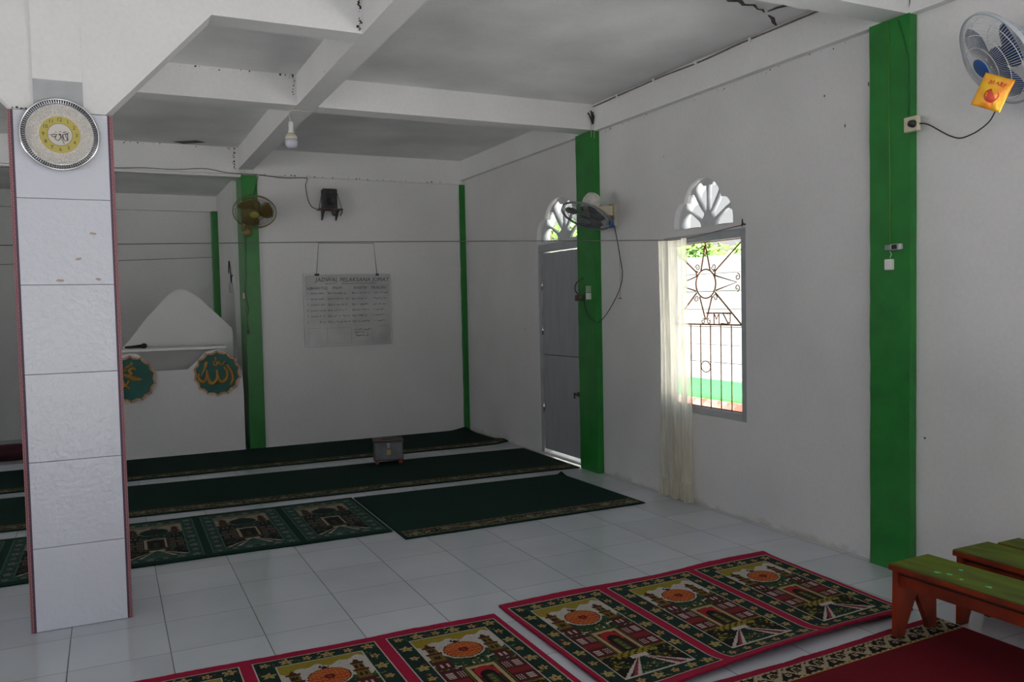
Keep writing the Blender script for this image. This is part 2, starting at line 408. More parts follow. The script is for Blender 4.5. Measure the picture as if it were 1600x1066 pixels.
# corner trims: mauve band + pink meander
def trim_strip(side, back):
    nz = 806; dz = (ch - .002) / nz; cw = [0.0, .003, .006, .009, .012, .0155, .0218]; nx = 6
    pink = np.array(srgb('a8747a')); red = np.array(srgb('662430')); mauve = np.array(srgb('4f364a'))
    img = np.zeros((nz, nx, 3))
    for i in range(nz):
        r = i % 8
        row = [1, 1, 1, 1] if r == 0 else [1, 0, 0, 0] if r in (1,) else [1, 0, 1, 1] if r == 2 else [1, 0, 0, 1] if r == 3 else [1, 1, 1, 1] if r == 4 else [0, 0, 0, 1] if r == 5 else [1, 1, 0, 1] if r == 6 else [1, 0, 0, 1]
        for j in range(4): img[i, j] = pink if row[j] else red
        img[i, 4] = img[i, 5] = mauve
    y = cy0 - .0005 if not back else cy1 + .0005
    xs = [cx1 - c for c in cw] if side > 0 else [cx0 + c for c in cw]
    vs = [(x, y, .001 + dz * i) for i in range(nz + 1) for x in xs]
    n = len(xs); fs = [(i * n + j, i * n + j + 1, (i + 1) * n + j + 1, (i + 1) * n + j) for i in range(nz) for j in range(nx)]
    if side > 0: fs = [f[::-1] for f in fs]
    # the return along the side face
    xx = cx1 + .0005 if side > 0 else cx0 - .0005
    sgn = 1 if not back else -1
    ev = [(xx, y + sgn * d, z) for z in (.001, ch) for d in (0, .022)] + [(xx - (.0218 if side > 0 else -.0218), y + sgn * .022, z) for z in (.001, ch)]
    ef = [(0, 1, 3, 2), (1, 4, 5, 3)]
    return weave_mesh('corner_trim', vs, fs, img.reshape(-1, 3), TRIMM, col, o0, (ev, ef, np.array([mauve, mauve])))
for sd in (1, -1):
    for bk in (0, 1): trim_strip(sd, bk)

# green pillars
def pillar(x0, x1, y0, y1, z1, lab):
    m = MB()
    n = 24; R = random.Random(lab)
    # slightly wavy brushed paint edges
    rings = []
    for i in range(n + 1):
        z = z1 * i / n; d = .0025
        rings.append([(x0 + R.uniform(-d, d), y0 + R.uniform(-d, d) * .3, z), (x1, y0 + R.uniform(-d, d) * .3, z), (x1, y1 + R.uniform(-d, d), z), (x0 + R.uniform(-d, d), y1 + R.uniform(-d, d), z)])
    vs = [p for r in rings for p in r]
    fs = [(0, 3, 2, 1), tuple(4 * n + k for k in range(4))] + [(4 * i + k, 4 * i + (k + 1) % 4, 4 * i + 4 + (k + 1) % 4, 4 * i + 4 + k) for i in range(n) for k in range(4)]
    m.add(vs, fs)
    return struct(m.build('pillar', GREEN), lab, 'pillar')
pillar(3.79, XW - .0005, 3.03, 3.285, 2.951, 'nearest green pillar on the right wall, beside the benches')
pillar(3.778, XW - .0005, 6.14, 6.435, 2.951, 'middle green pillar beside the grey door')
pillar(3.775, XW - .0005, YB - .03, YB - .0005, 2.894, 'narrow green pillar in the far right corner')
pillar(1.316, 1.476, YB - .02, YB + .5, 2.894, 'green pillar at the right edge of the recess, behind the yellow fan')

# ------------------------------------------------------------------ door
door = thing('door_1', 'grey door in the right wall with a bright gap underneath', 'door', (3.9, 6.88, 0), kind='structure')
od = Vector(door.location)
fr = MB(); fr.bbox(3.85, 3.95, 6.441, 7.319, 1.985, 2.059, .004); fr.bbox(3.85, 3.95, 7.262, 7.319, .013, 1.984, .004); fr.bbox(3.85, 3.95, 6.441, 6.475, .013, 1.984, .004)
fr.build('door_frame', GREY, door, origin=od)
DG = mat('grey_door_paint', (.33, .345, .37), .42, nscale=3, namt=.12, bump=.08, stretch=(6, 6, 1))
dl = MB(); dl.box(3.885, 3.903, 6.4785, 7.2555, .052, 1.971); dl.bbox(3.862, 3.9, 6.478, 7.256, .05, .983, .002); dl.bbox(3.862, 3.9, 6.478, 7.256, .989, 1.972, .002)
dl.build('door_leaf', DG, door, origin=od)
for z in (.42, 1.18, 1.62): MB().bbox(3.853, 3.864, 7.235, 7.27, z, z + .09, .002).tube([(3.852, 7.259, z - .004), (3.852, 7.259, z + .094)], .006, 8).build('hinge', CHROME, door, origin=od)
lt = MB(); lt.bbox(3.845, 3.861, 6.50, 6.60, .625, .665, .003); lt.tube([(3.84, 6.47, .645), (3.84, 6.64, .645)], .008, 8); lt.tube([(3.84, 6.60, .645), (3.82, 6.60, .66), (3.82, 6.60, .61)], .007, 8)
lt.build('latch', mat('rusted_latch', (.09, .05, .035), .7), door, origin=od)

# vents with petal openings
def vent(name, T, x0, x1, lab):
    hw, h, yc, z0 = T['hw'], T['h'], T['yc'], T['z0']
    out = [(yc + (y - yc) * .999, z0 + (z - z0) * .999 + .0005) for y, z in trefoil(**T)]
    petals = [[(-.25, .012), (-.32, .045), (-.55, .05), (-.86, .045), (-.90, .12), (-.82, .25), (-.62, .33), (-.42, .23), (-.27, .12)],
              [(-.22, .20), (-.40, .28), (-.60, .38), (-.72, .44), (-.70, .56), (-.55, .69), (-.44, .68), (-.33, .52), (-.19, .36), (-.13, .30)],
              [(-.05, .33), (-.12, .38), (-.22, .52), (-.36, .71), (-.37, .84), (-.24, .92), (-.13, .84), (-.05, .84), (-.03, .60)]]
    holes = []
    for P in petals:
        cu_, cv_ = sum(p[0] for p in P) / len(P), sum(p[1] for p in P) / len(P); P = [(cu_ + (u - cu_) * 1.06, max(.012, cv_ + (v - cv_) * 1.06)) for u, v in P]
        for sg in (1, -1): holes.append(smooth_closed([(yc + sg * u * hw, z0 + v * h) for u, v in P]))
    p = curve_plate(name, [out] + holes, 'x', x0, x1, mat('vent_concrete', (.55, .57, .58), .7, nscale=30, namt=.1, bump=.2))
    return struct(p, lab, 'vent')
def smooth_closed(P, k=3):
    n = len(P); out = []
    for i in range(n):
        a, b, c, d = [Vector((*P[(i + j) % n], 0)) for j in (-1, 0, 1, 2)]
        for j in range(k):
            t = j / k; q = .5 * ((2 * b) + (c - a) * t + (2 * a - 5 * b + 4 * c - d) * t * t + (3 * b - a - 3 * c + d) * t ** 3)
            out.append((q.x, q.y))
    return out
vent('window_2', T1, XW + .05, XW + .085, 'three-lobed concrete vent with petal openings above the barred window')
vent('window_3', T2, XW + .05, XW + .085, 'wider three-lobed petal vent above the grey door, behind the fan')

# ------------------------------------------------------------------ window with iron grille
win = thing('window_1', 'tall barred window with rusty star-pattern grille', 'window', (3.9, 4.805, .655), kind='structure')
ow = Vector(win.location)
W0, W1, W2, W3 = 4.336, 5.274, .656, 1.964
f = MB()
f.bbox(3.865, 3.935, W0, W0 + .075, W2, W3, .004); f.bbox(3.865, 3.935, W1 - .075, W1, W2, W3, .004)
f.bbox(3.865, 3.935, W0 + .0755, W1 - .0755, W2, W2 + .05, .004); f.bbox(3.865, 3.935, W0 + .0755, W1 - .0755, W3 - .06, W3, .004)
f.build('window_frame', GREY, win, origin=ow)
g = MB(); GX = 3.885; r = .0055; YC = 4.805
def gp(L, rr=r, mirror=True, k=1):
    for s in ((1, -1) if mirror else (1,)):
        P = [(GX, YC + s * (y - YC), z) for y, z in L]
        g.tube(smooth_path(P, k) if k > 1 else P, rr, 5)
def ring(y, z, ry, rz, rr=r, n=28, a0=0, a1=2 * PI):
    g.tube([(GX, y + ry * math.cos(a0 + (a1 - a0) * i / n), z + rz * math.sin(a0 + (a1 - a0) * i / n)) for i in range(n + (0 if a1 - a0 > 6.2 else 1))], rr, 5, closed=a1 - a0 > 6.2)
def scroll(y, z, R, a0, turn, rr=.0035):
    P = []
    for i in range(22):
        t = i / 21; a = a0 + turn * t * 2 * PI * 1.15; q = R * (1 - .72 * t)
        P.append((GX, y + q * math.cos(a), z + q * math.sin(a)))
    g.tube(P, rr, 5)
ring(4.805, 1.603, .110, .104)
gp([(4.807, 1.893), (4.753, 1.694)]); gp([(4.704, 1.688), (4.433, 1.874)]); gp([(4.705, 1.66), (4.475, 1.605), (4.692, 1.554)])
gp([(4.702, 1.539), (4.434, 1.316)], .006); gp([(4.799, 1.346), (4.736, 1.511)])
gp([(4.719, 1.689), (4.70, 1.70), (4.704, 1.66)])
for sy in (1, -1):
    Y = lambda y: YC + sy * (y - YC)
    scroll(Y(4.776), 1.868, .022, 0, sy); scroll(Y(4.716), 1.722, .026, 0, -sy); scroll(Y(4.468), 1.641, .026, PI / 2, sy); scroll(Y(4.471), 1.566, .026, -PI / 2, -sy)
    scroll(Y(4.700), 1.502, .026, 0, sy); scroll(Y(4.770), 1.334, .022, PI / 2, -sy)
gp([(4.80, 1.392), (4.524, 1.392)], mirror=False)
gp([(4.412, 1.311), (5.198, 1.311)], .006, False)
for y in (4.534, 4.645, 4.757, 4.868, 4.979, 5.09): gp([(y, .706), (y, 1.305)], .0045, False)
gp([(4.412, .712), (5.198, .712)], .005, False); gp([(4.412, 1.9), (5.198, 1.9)], .004, False)
gp([(4.414, .706), (4.414, 1.904)], .004, False)
ring(4.812, 1.005, .052, .04, .004)
# the three letters worked into the grille
gp([(4.717, 1.315), (4.717, 1.386)], .0045, False); gp([(4.717, 1.386), (4.702, 1.37), (4.69, 1.348), (4.676, 1.372), (4.663, 1.386), (4.663, 1.315)], .004, False)
gp([(4.56, 1.389), (4.617, 1.389), (4.566, 1.318), (4.64, 1.318)], .006, False)
gp([(4.545, 1.39), (4.545, 1.335), (4.552, 1.32), (4.566, 1.33)], .004, False)
g.build('window_grille', RUST, win, origin=ow)

# ------------------------------------------------------------------ outdoors
GROUND = mat('sunlit_concrete_ground', (.59, .59, .575), .9, nscale=2, namt=.2)
gr = MB().box(-30, 40, -30, 40, -.32, -.14).build('ground', GROUND); struct(gr)
struct(MB().box(XW + .165, 6.45, -8, 16, -.1395, -.12).build('bounce_apron', mat('pale_bounce_surface', (.80, .80, .79), .6)))  # unseen pale strip added outside to bounce sunlight up to the ceiling
BO = mat('whitewashed_boards', (.62, .66, .62), .8, nscale=4, namt=.22, stretch=(1, .3, 6))
GPO = mat('green_wall_band', (.10, .55, .16), .7, nscale=5, namt=.2); RBR = mat('red_brick_base', (.50, .13, .09), .8, nscale=6, namt=.3, color2=(.62, .55, .5))
nb = thing('wall_neighbour', 'whitewashed board wall with green band seen through the barred window', 'wall', (6.6, 8, -.14), kind='structure')
onb = Vector(nb.location)
m_ = MB()
z = .53; k = 0
while z < 1.95:
    m_.box(6.5 + .012 * (k % 2), 6.56 + .012 * (k % 2), 3.5, 14.5, z, z + .205); z += .212; k += 1
m_.build('board', BO, nb, origin=onb)
MB().box(6.49, 6.6, 3.5, 14.5, .29, .529).build('green_band', GPO, nb, origin=onb)
MB().box(6.46, 6.6, 3.5, 14.5, -.139, .289).build('brick_base', RBR, nb, origin=onb)
MB().box(6.585, 6.62, 3.5, 14.5, .53, 2.01).build('backing', mat('dark_backing', (.2, .2, .18), .9), nb, origin=onb)
LEAF = mat('leaf_green', (.10, .26, .045), .6, nscale=3, namt=.4, color2=(.22, .38, .06)); BARK = mat('bark', (.12, .08, .05), .9)
def tree(x, y, h, R, lab, n=1500, seed=1):
    rr = random.Random(seed)
    t = thing('tree', lab, 'tree', (x, y, -.14), group='trees behind the board wall'); o = Vector(t.location)
    tr = MB(); tr.tube([(x, y, -.14), (x + .1, y, h * .4), (x, y + .1, h * .75)], [.13, .1, .05], 8)
    for _ in range(7):
        a = rr.uniform(0, 2 * PI); tr.tube([(x + .05, y, h * rr.uniform(.3, .6)), (x + R * .7 * math.cos(a), y + R * .7 * math.sin(a), h * rr.uniform(.6, .95))], [.05, .015], 6)
    tr.build('trunk', BARK, t, origin=o)
    lf = MB()
    for _ in range(n):
        d = Vector((rr.gauss(0, 1), rr.gauss(0, 1), rr.gauss(0, 1))).normalized() * R * rr.uniform(.35, 1) ** .6
        c = Vector((x, y, h * .75)) + Vector((d.x, d.y, d.z * .75)); s = rr.uniform(.05, .10)
        a = Vector((rr.gauss(0, 1), rr.gauss(0, 1), rr.gauss(0, 1))).normalized(); b2 = a.orthogonal().normalized() * s * .5; a = a * s
        lf.add([c - a, c + b2, c + a, c - b2], [(0, 1, 2, 3)])
    lf.build('leaves', LEAF, t, origin=o); return t
tree(8.3, 10.75, 2.55, .85, 'leafy tree left of centre through the barred window', seed=3)
tree(8.4, 8.9, 2.5, .75, 'leafy tree beyond the board wall, seen at the top of the barred window', seed=4)
tree(9.2, 16.4, 3.4, 1.1, 'leafy tree seen through the petal vent above the door', 1800, seed=5)

# ------------------------------------------------------------------ rugs
def hexes(**k): return {a: np.array(srgb(b)) for a, b in k.items()}
RED = hexes(edge='8e1032', line='a89f95', gd='0d2620', flo='877d4c', flo2='99784c', red='6a1a1c', leaf='3f5a2c', sky='a39d99', gold='7f7020',
            dome='98331a', dome2='9f6428', brn='3d150e', brn2='5f4a16', frame='948562', arch='8c1c20', dark='0f0c0a', win='a3968f', wall='440f18', yel='7a6a22', path='a69a92', path2='7c2530', shrub='1c3420')
GRN = hexes(edge='06281f', line='42604f', gd='213d3a', flo='5a6a60', flo2='6b6458', red='523c36', leaf='3d5c54', sky='857868', gold='625f48',
            dome='0b1814', dome2='16302a', brn='2a1712', brn2='483424', frame='8c826e', arch='1a1815', dark='0a0e0c', win='626a62', wall='12100e', yel='3d3c26', path='a09382', path2='1c322d', shrub='102420')
def panel_img(P, w, h, c):
    """one arched-mosque panel; w,h metres, c cell; row 0 = far end"""
    nx, ny = round(w / c), round(h / c); X, Y = np.meshgrid((np.arange(nx) + .5) * c, (np.arange(ny) + .5) * c)
    I = np.zeros((ny, nx, 3)); I[:] = P['edge']
    def put(mask, col): I[mask] = P[col]
    def R(x0, x1, y0, y1): return (X >= x0) & (X < x1) & (Y >= y0) & (Y < y1)
    def E(x, y, rx, ry): return ((X - x) / rx) ** 2 + ((Y - y) / ry) ** 2 < 1
    s0, s1, t0, t1 = .024, w - .024, .055, h - .06
    put(R(s0, s1, t0, t1), 'line'); put(R(s0 + .006, s1 - .006, t0 + .006, t1 - .003), 'gd')
    rn = np.random.default_rng(5)
    # scrolling leaves then flowers in the border
    px0, px1, py0, py1 = s0 + .085, s1 - .085, t0 + .08, t1 - .085
    inb = R(s0 + .006, s1 - .006, t0 + .006, t1 - .003) & ~R(px0 - .006, px1 + .006, py0 - .006, py1 + .006)
    pts = []
    n = 9
    for i in range(n):
        yy = t0 + .045 + (t1 - t0 - .09) * i / (n - 1); pts += [(s0 + .045, yy, i % 2), (s1 - .045, yy, (i + 1) % 2)]
    for i in range(1, 5):
        xx = s0 + .045 + (s1 - s0 - .09) * i / 5; pts += [(xx, t0 + .043, i % 2), (xx, t1 - .045, (i + 1) % 2)]
    for _ in range(330):
        x = rn.uniform(0, w); y = rn.uniform(0, h); a = rn.uniform(0, PI); rx, ry = rn.uniform(.006, .013), rn.uniform(.003, .006)
        u = (X - x) * math.cos(a) + (Y - y) * math.sin(a); v = -(X - x) * math.sin(a) + (Y - y) * math.cos(a)
        put(inb & ((u / rx) ** 2 + (v / ry) ** 2 < 1), ('leaf', 'flo', 'gd', 'leaf', 'red', 'dark')[rn.integers(6)])
    for x, y, k in pts:
        rad = np.hypot(X - x, Y - y); th = np.arctan2(Y - y, X - x)
        rr_ = (.024 if k else .018) * (1 + .3 * np.cos(5 * th + k))
        put(inb & (rad < rr_ + .006), 'dark'); put(inb & (rad < rr_), 'flo' if k else 'flo2'); put(inb & (rad < .011), 'flo2' if k else 'flo'); put(inb & (rad < .005), 'red')
    put(R(px0 - .005, px1 + .005, py0 - .005, py1 + .005), 'line')
    pic = R(px0, px1, py0, py1); put(pic, 'sky'); W = px1 - px0; H = py1 - py0; U = (X - px0) / W; T = (Y - py0) / H
    put(pic & (T < .055 + .03 * np.sin(U * 19) * np.sin(U * 7 + 1) + .045 * (1 - U)), 'gold')
    # shrubs
    put(pic & (T > .30 + .03 * np.sin(U * 23)), 'shrub')
    for _ in range(150):
        x, y = px0 + rn.uniform(0, W), py0 + rn.uniform(.30, .47) * H
        put(pic & E(x, y, rn.uniform(.004, .011), rn.uniform(.003, .008)), ('leaf', 'dark', 'yel', 'shrub', 'line')[rn.integers(5)])
    # dome with crescent
    dc = px0 + W * .5; dy = py0 + H * .235
    put(E(dc, dy, W * .262, H * .115), 'line'); put(E(dc, dy, W * .245, H * .105), 'brn')
    dome = E(dc, dy, W * .232, H * .098); put(dome, 'dome')
    bw = .014; row = np.floor((Y - dy) / bw); put(dome & (((X + (row % 2) * .016) % .032 < .0055) | ((Y - dy) % bw < .0045)), 'dome2')
    put(E(dc, dy, .021, .021), 'brn'); put(E(dc, dy, .011, .011), 'arch')
    put(E(dc, py0 + H * .105, .022, .018) & ~E(dc + .004, py0 + H * .098, .015, .012), 'dark'); put(E(dc, py0 + H * .11, .007, .007), 'dark')
    # minarets
    for sx in (.135, .865):
        tx = px0 + W * sx
        for (a, b_, hw, cc) in ((.10, .13, .010, 'brn'), (.13, .15, .028, 'brn'), (.15, .22, .022, 'brn2'), (.22, .24, .034, 'brn'), (.24, .33, .028, 'brn2'), (.33, .35, .042, 'brn'), (.35, .44, .034, 'wall')):
            put(pic & (abs(X - tx) < hw) & (T > a) & (T < b_), cc)
        put(pic & (abs(X - tx) < (T - .085) * .4) & (T > .085) & (T < .13), 'brn')
        for tt in (.185, .28):
            put(pic & E(tx - .01, py0 + tt * H, .006, .017), 'dark'); put(pic & E(tx + .01, py0 + tt * H, .006, .017), 'dark'); put(pic & (abs(X - tx) < .002) & (abs(T - tt) < .03), 'brn')
        put(pic & (abs(X - tx + .012) < .005) & (T > .37) & (T < .41), 'win'); put(pic & (abs(X - tx - .012) < .005) & (T > .37) & (T < .41), 'win')
    # building
    put(pic & (T > .45) & (T < .76), 'wall'); put(pic & (T > .45) & (T < .462), 'dark'); put(pic & (T > .745) & (T < .76), 'brn2')
    put(pic & (T > .575) & (T < .635), 'red')
    for sx in (.09, .225, .775, .91):
        for tt in (.52, .69):
            tx = px0 + W * sx; q = pic & (abs(X - tx) < .0165) & (abs(T - tt) < .036)
            put(q, 'win'); put(q & ((X - tx + .0165) % .011 < .0032), 'wall'); put(q & (((T - tt + .036) * H) % .016 < .004), 'wall')
    # gate
    gx = px0 + W * .5
    put(pic & (abs(X - gx) < .082) & (T > .44) & (T < .76), 'dark'); put(pic & (abs(X - gx) < .078) & (T > .445) & (T < .76), 'brn2')
    put(pic & (abs(X - gx) < .072) & (T > .45) & (T < .76), 'dark')
    put(pic & (abs(X - gx) < .066) & (T > .46) & (T < .75), 'frame'); put(pic & (abs(X - gx) < .050) & (T > .485) & (T < .75), 'brn')
    put(pic & (E(gx, py0 + .535 * H, .046, .045) | ((abs(X - gx) < .046) & (T > .535) & (T < .60))), 'arch')
    put(pic & (E(gx, py0 + .575 * H, .033, .035) | ((abs(X - gx) < .033) & (T > .575) & (T < .75))), 'dark')
    put(pic & (abs(X - gx) < .020) & (T > .58) & (T < .73), 'shrub'); put(pic & (abs(X - gx) < .012) & (T > .59) & (T < .72) & ((Y % .014) < .007), 'yel')
    # forecourt
    put(pic & (T > .765), 'dark')
    for _ in range(120):
        x, y = px0 + rn.uniform(0, W), py0 + rn.uniform(.74, .90) * H
        put(pic & E(x, y, rn.uniform(.004, .011), rn.uniform(.003, .007)), ('yel', 'leaf', 'brn2', 'shrub', 'yel')[rn.integers(5)])
    put(pic & (abs(X - gx) < .10) & (T > .74) & (T < .80) & ((np.floor(X / .012) + np.floor(Y / .012)) % 3 < 2), 'yel')
    a = np.clip((T - .81) / .19, 0, 1.2)
    put(pic & (T > .80) & (T < .835) & (abs(X - gx) < .045), 'path')
    D = np.abs(X - gx) / (W * .5)
    for lo, hi, cc in ((.0, .62, 'gd'), (.52, .66, 'path'), (.66, .80, 'path2'), (.80, .88, 'dark'), (.88, 1.02, 'path')):
        put(pic & (T > .83) & (D > lo * a) & (D < hi * a + .02), cc)
    for _ in range(40):
        x, y = gx + rn.uniform(-.08, .08), py0 + rn.uniform(.90, .99) * H
        put(pic & E(x, y, .006, .004) & (D < .45 * a), ('leaf', 'yel', 'flo2')[rn.integers(3)])
    put(pic & (T > .992), 'line')
    return I
def rug(name, quad, img, th, lift=None, us=None, vs_=None, mat_=RUGM, side=None, jag=.002, label=None, z0=.0008, **kw):
    """quad = far-left, far-right, near-right, near-left (x,y)"""
    ny, nx, _ = img.shape
    us = np.linspace(0, 1, nx + 1) if us is None else np.asarray(us); vv = np.linspace(0, 1, ny + 1) if vs_ is None else np.asarray(vs_)
    fl_, fr_, nr, nl = [np.array(q, float) for q in quad]
    U, V = np.meshgrid(us, vv)
    P = ((1 - U) * (1 - V))[..., None] * fl_ + (U * (1 - V))[..., None] * fr_ + (U * V)[..., None] * nr + ((1 - U) * V)[..., None] * nl
    rr = np.random.default_rng(len(name) + nx)
    wob = np.cumsum(rr.normal(0, jag * .35, nx + 1)); wob -= np.linspace(wob[0], wob[-1], nx + 1)
    P[..., 1] += (wob[None, :] * (np.abs(V - .5) * 2) ** 8)
    Z = np.full(U.shape, z0 + th)
    if lift is not None: Z = Z + lift(U, V)
    top = np.dstack([P, Z]).reshape(-1, 3); n = nx + 1
    i, j = np.meshgrid(np.arange(ny), np.arange(nx), indexing='ij'); a = (i * n + j).ravel()
    F = np.stack([a, a + n, a + n + 1, a + 1], 1)
    # skirt and underside
    per = [(0, j) for j in range(n)] + [(i, nx) for i in range(1, ny + 1)] + [(ny, j) for j in range(nx - 1, -1, -1)] + [(i, 0) for i in range(ny - 1, 0, -1)]
    idx = [r * n + c for r, c in per]; ev = [top[k] for k in idx]; m = len(ev)
    ev += [(p[0], p[1], p[2] - th) for p in ev[:m]]
    ef = [(k, (k + 1) % m, m + (k + 1) % m, m + k) for k in range(m)]
    sc = side if side is not None else img[0, 0]
    c4 = [0, nx, nx + ny, 2 * nx + ny]
    # underside: strip of quads
    bo = len(ev); ri = sorted(set(list(range(0, ny + 1, max(1, ny // 40))) + [ny])); rj = sorted(set(list(range(0, nx + 1, max(1, nx // 40))) + [nx]))
    for vi in ri:
        for jj in rj: ev.append(top[vi * n + jj] - np.array([0, 0, th]))
    q_ = len(rj)
    for a_ in range(len(ri) - 1):
        for b_ in range(q_ - 1): ef.append((bo + a_ * q_ + b_, bo + a_ * q_ + b_ + 1, bo + (a_ + 1) * q_ + b_ + 1, bo + (a_ + 1) * q_ + b_))
    c = np.mean([fl_, fr_, nr, nl], 0); org = (c[0], c[1], z0)
    o = weave_mesh(name, top, F, img.reshape(-1, 3), mat_, None, org, (np.array(ev), np.array(ef), np.tile(sc, (len(ef), 1)) * .8))
    return tag(o, label, 'rug', **kw)
C_ = .0055
pr_ = panel_img(RED, .575, 1.075, C_)
n1 = pr_.shape[1]; ed = 3
redA = np.concatenate([pr_, pr_, pr_], 1)
def liftA(U, V):
    a = np.clip((V - .84) / .16, 0, 1) ** 2
    return a * .045 * np.exp(-((U - .55) / .42) ** 2) + .004 * (np.sin(U * 9) + 1) * np.exp(-(V / .05) ** 2) + np.exp(-(U / .03) ** 2) * .012 * np.clip(V, 0, 1)
rug('prayer_rug', [(1.675, 3.668), (3.40, 3.708), (3.345, 2.655), (1.668, 2.548)], redA, .009, liftA, side=RED['edge'],
    label='red-edged mosque-pattern prayer rug of three panels nearest the benches', group='red mosque-pattern prayer rugs')
rug('prayer_rug', [(-.11, 3.627), (1.612, 3.587), (1.612, 2.53), (-.11, 2.57)], redA, .009, None, side=RED['edge'],
    label='red-edged mosque-pattern prayer rug at bottom centre, in front of the tiled column', group='red mosque-pattern prayer rugs')
C_ = .006
pg = panel_img(GRN, .567, 1.075, C_)
grnS = np.concatenate([pg] * 6, 1)
rug('prayer_rug', [(-1.77, 6.36), (1.655, 6.345), (1.640, 5.252), (-1.77, 5.262)], grnS, .008, None, side=GRN['edge'],
    label='dark green mosque-pattern prayer rug of several panels behind the tiled column')
# plain green carpets with a patterned band along the near edge
def banded(L, base, band_rows, c, seed, pal):
    nx = int(round(L / c)); rn = np.random.default_rng(seed); ny = band_rows
    I = np.zeros((ny, nx, 3))
    for i in range(ny):
        for j in range(nx):
            if i in (0, ny - 1): q = pal[0] if (j // 2) % 2 else pal[1]
            elif i in (1, ny - 2): q = pal[1]
            else:
                ph = (j % 34) / 34 * 2 * PI; cy = ny / 2 + math.sin(ph) * (ny * .22)
                d = abs(i - cy); q = pal[2] if d < .8 and rn.random() < .6 else (pal[3] if rn.random() < .45 else (pal[1] if rn.random() < .5 else pal[4]))
                if abs(j % 17 - 8) + abs(i - ny / 2) < 2.6: q = pal[0]
            I[i, j] = q
    return I
GP = [np.array(srgb(x)) for x in ('6c654d', '484834', '857a62', '12140f', '573f2c')]
GB = np.array(srgb('06261f'))
def green_carpet(quad, seed, label, z0=.0008, lift=None):
    L = quad[1][0] - quad[0][0]; D = quad[0][1] - quad[3][1]
    band = banded(L, GB, 13, .012, seed, GP); nx = band.shape[1]
    plain = 12; I = np.zeros((plain + 13 + 2, nx, 3)); I[:] = GB; I[plain:plain + 13] = band
    b0 = 1 - .175 / D; b1 = 1 - .03 / D
    vs = list(np.linspace(0, b0, plain + 1)) + list(np.linspace(b0, b1, 14))[1:] + [1 - .015 / D, 1.]
    e = max(1, 3); I[:, :2] = GB; I[:, -2:] = GB
    return rug('carpet', quad, I, .008, lift, vs_=vs, side=GB, label=label, z0=z0, group='long green carpets with a patterned edge')
def corner_curl(U, V): return .03 * np.exp(-((1 - U) / .012) ** 2 - (((V - .9)) / .15) ** 2) + .03 * np.exp(-((1 - U) / .015) ** 2 - (V / .12) ** 2)
green_carpet([(-4.2, 9.115), (3.78, 9.115), (3.80, 7.985), (-4.2, 8.01)], 1, 'long dark green carpet against the back wall, under the whiteboard', lift=corner_curl)
green_carpet([(-4.2, 7.90), (3.79, 7.605), (3.775, 6.45), (-4.2, 6.70)], 2, 'long dark green carpet the wooden donation box stands on')
def curl3(U, V): return .022 * np.exp(-((1 - U) / .012) ** 2 - (V / .02) ** 2)
green_carpet([(1.672, 6.332), (3.487, 6.275), (3.509, 5.055), (1.655, 5.03)], 3, 'short green carpet alone on the tiles before the door, right of the mosque panels', lift=curl3)
# deep red carpet
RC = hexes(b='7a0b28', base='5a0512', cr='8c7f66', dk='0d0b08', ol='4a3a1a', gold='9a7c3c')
def red_carpet():
    x0, x1, y0, y1 = 1.75, 3.375, 1.25, 2.565; c = .007
    nx = int((x1 - x0) / c); rows = []
    yy = [0]; 
    def addrow(h, fn): rows.append(fn); yy.append(yy[-1] + h)
    nb_ = 12; cols = []
    I = []
    I.append(np.tile(RC['b'], (nx, 1))); vs = [0, .04]
    I.append(np.tile(RC['cr'], (nx, 1))); vs.append(vs[-1] + .004)
    X = np.arange(nx) * c
    for i in range(nb_):
        t = (i + .5) / nb_; row = np.tile(RC['dk'], (nx, 1)); u = (X % .125) / .125
        sc = np.abs(t - (.52 + .30 * np.sin(2 * PI * u))); row[sc < .12] = RC['cr']
        d1 = ((u - .30) / .15) ** 2 + ((t - .42) / .22) ** 2; row[(d1 > .75) & (d1 < 1.5)] = RC['cr']; row[d1 < .3] = RC['ol']
        d2 = ((u - .78) / .10) ** 2 + ((t - .62) / .16) ** 2; row[d2 < 1] = RC['cr']; row[d2 < .25] = RC['b']
        d3 = np.abs((u - .95) * .7 + (t - .15) * .5); row[(d3 < .045) & (t < .42)] = RC['cr']
        if t < .10 or t > .94: row[(u % .25) < .17] = RC['cr']
        I.append(row); vs.append(vs[-1] + .0082)
    I.append(np.tile(RC['gold'], (nx, 1))); vs.append(vs[-1] + .006)
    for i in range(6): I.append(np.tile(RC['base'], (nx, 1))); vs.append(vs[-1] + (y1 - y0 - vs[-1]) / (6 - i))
    img = np.array(I); D = vs[-1]
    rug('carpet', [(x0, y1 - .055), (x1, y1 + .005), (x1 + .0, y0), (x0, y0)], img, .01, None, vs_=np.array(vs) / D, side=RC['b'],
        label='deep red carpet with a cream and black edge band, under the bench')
red_carpet()

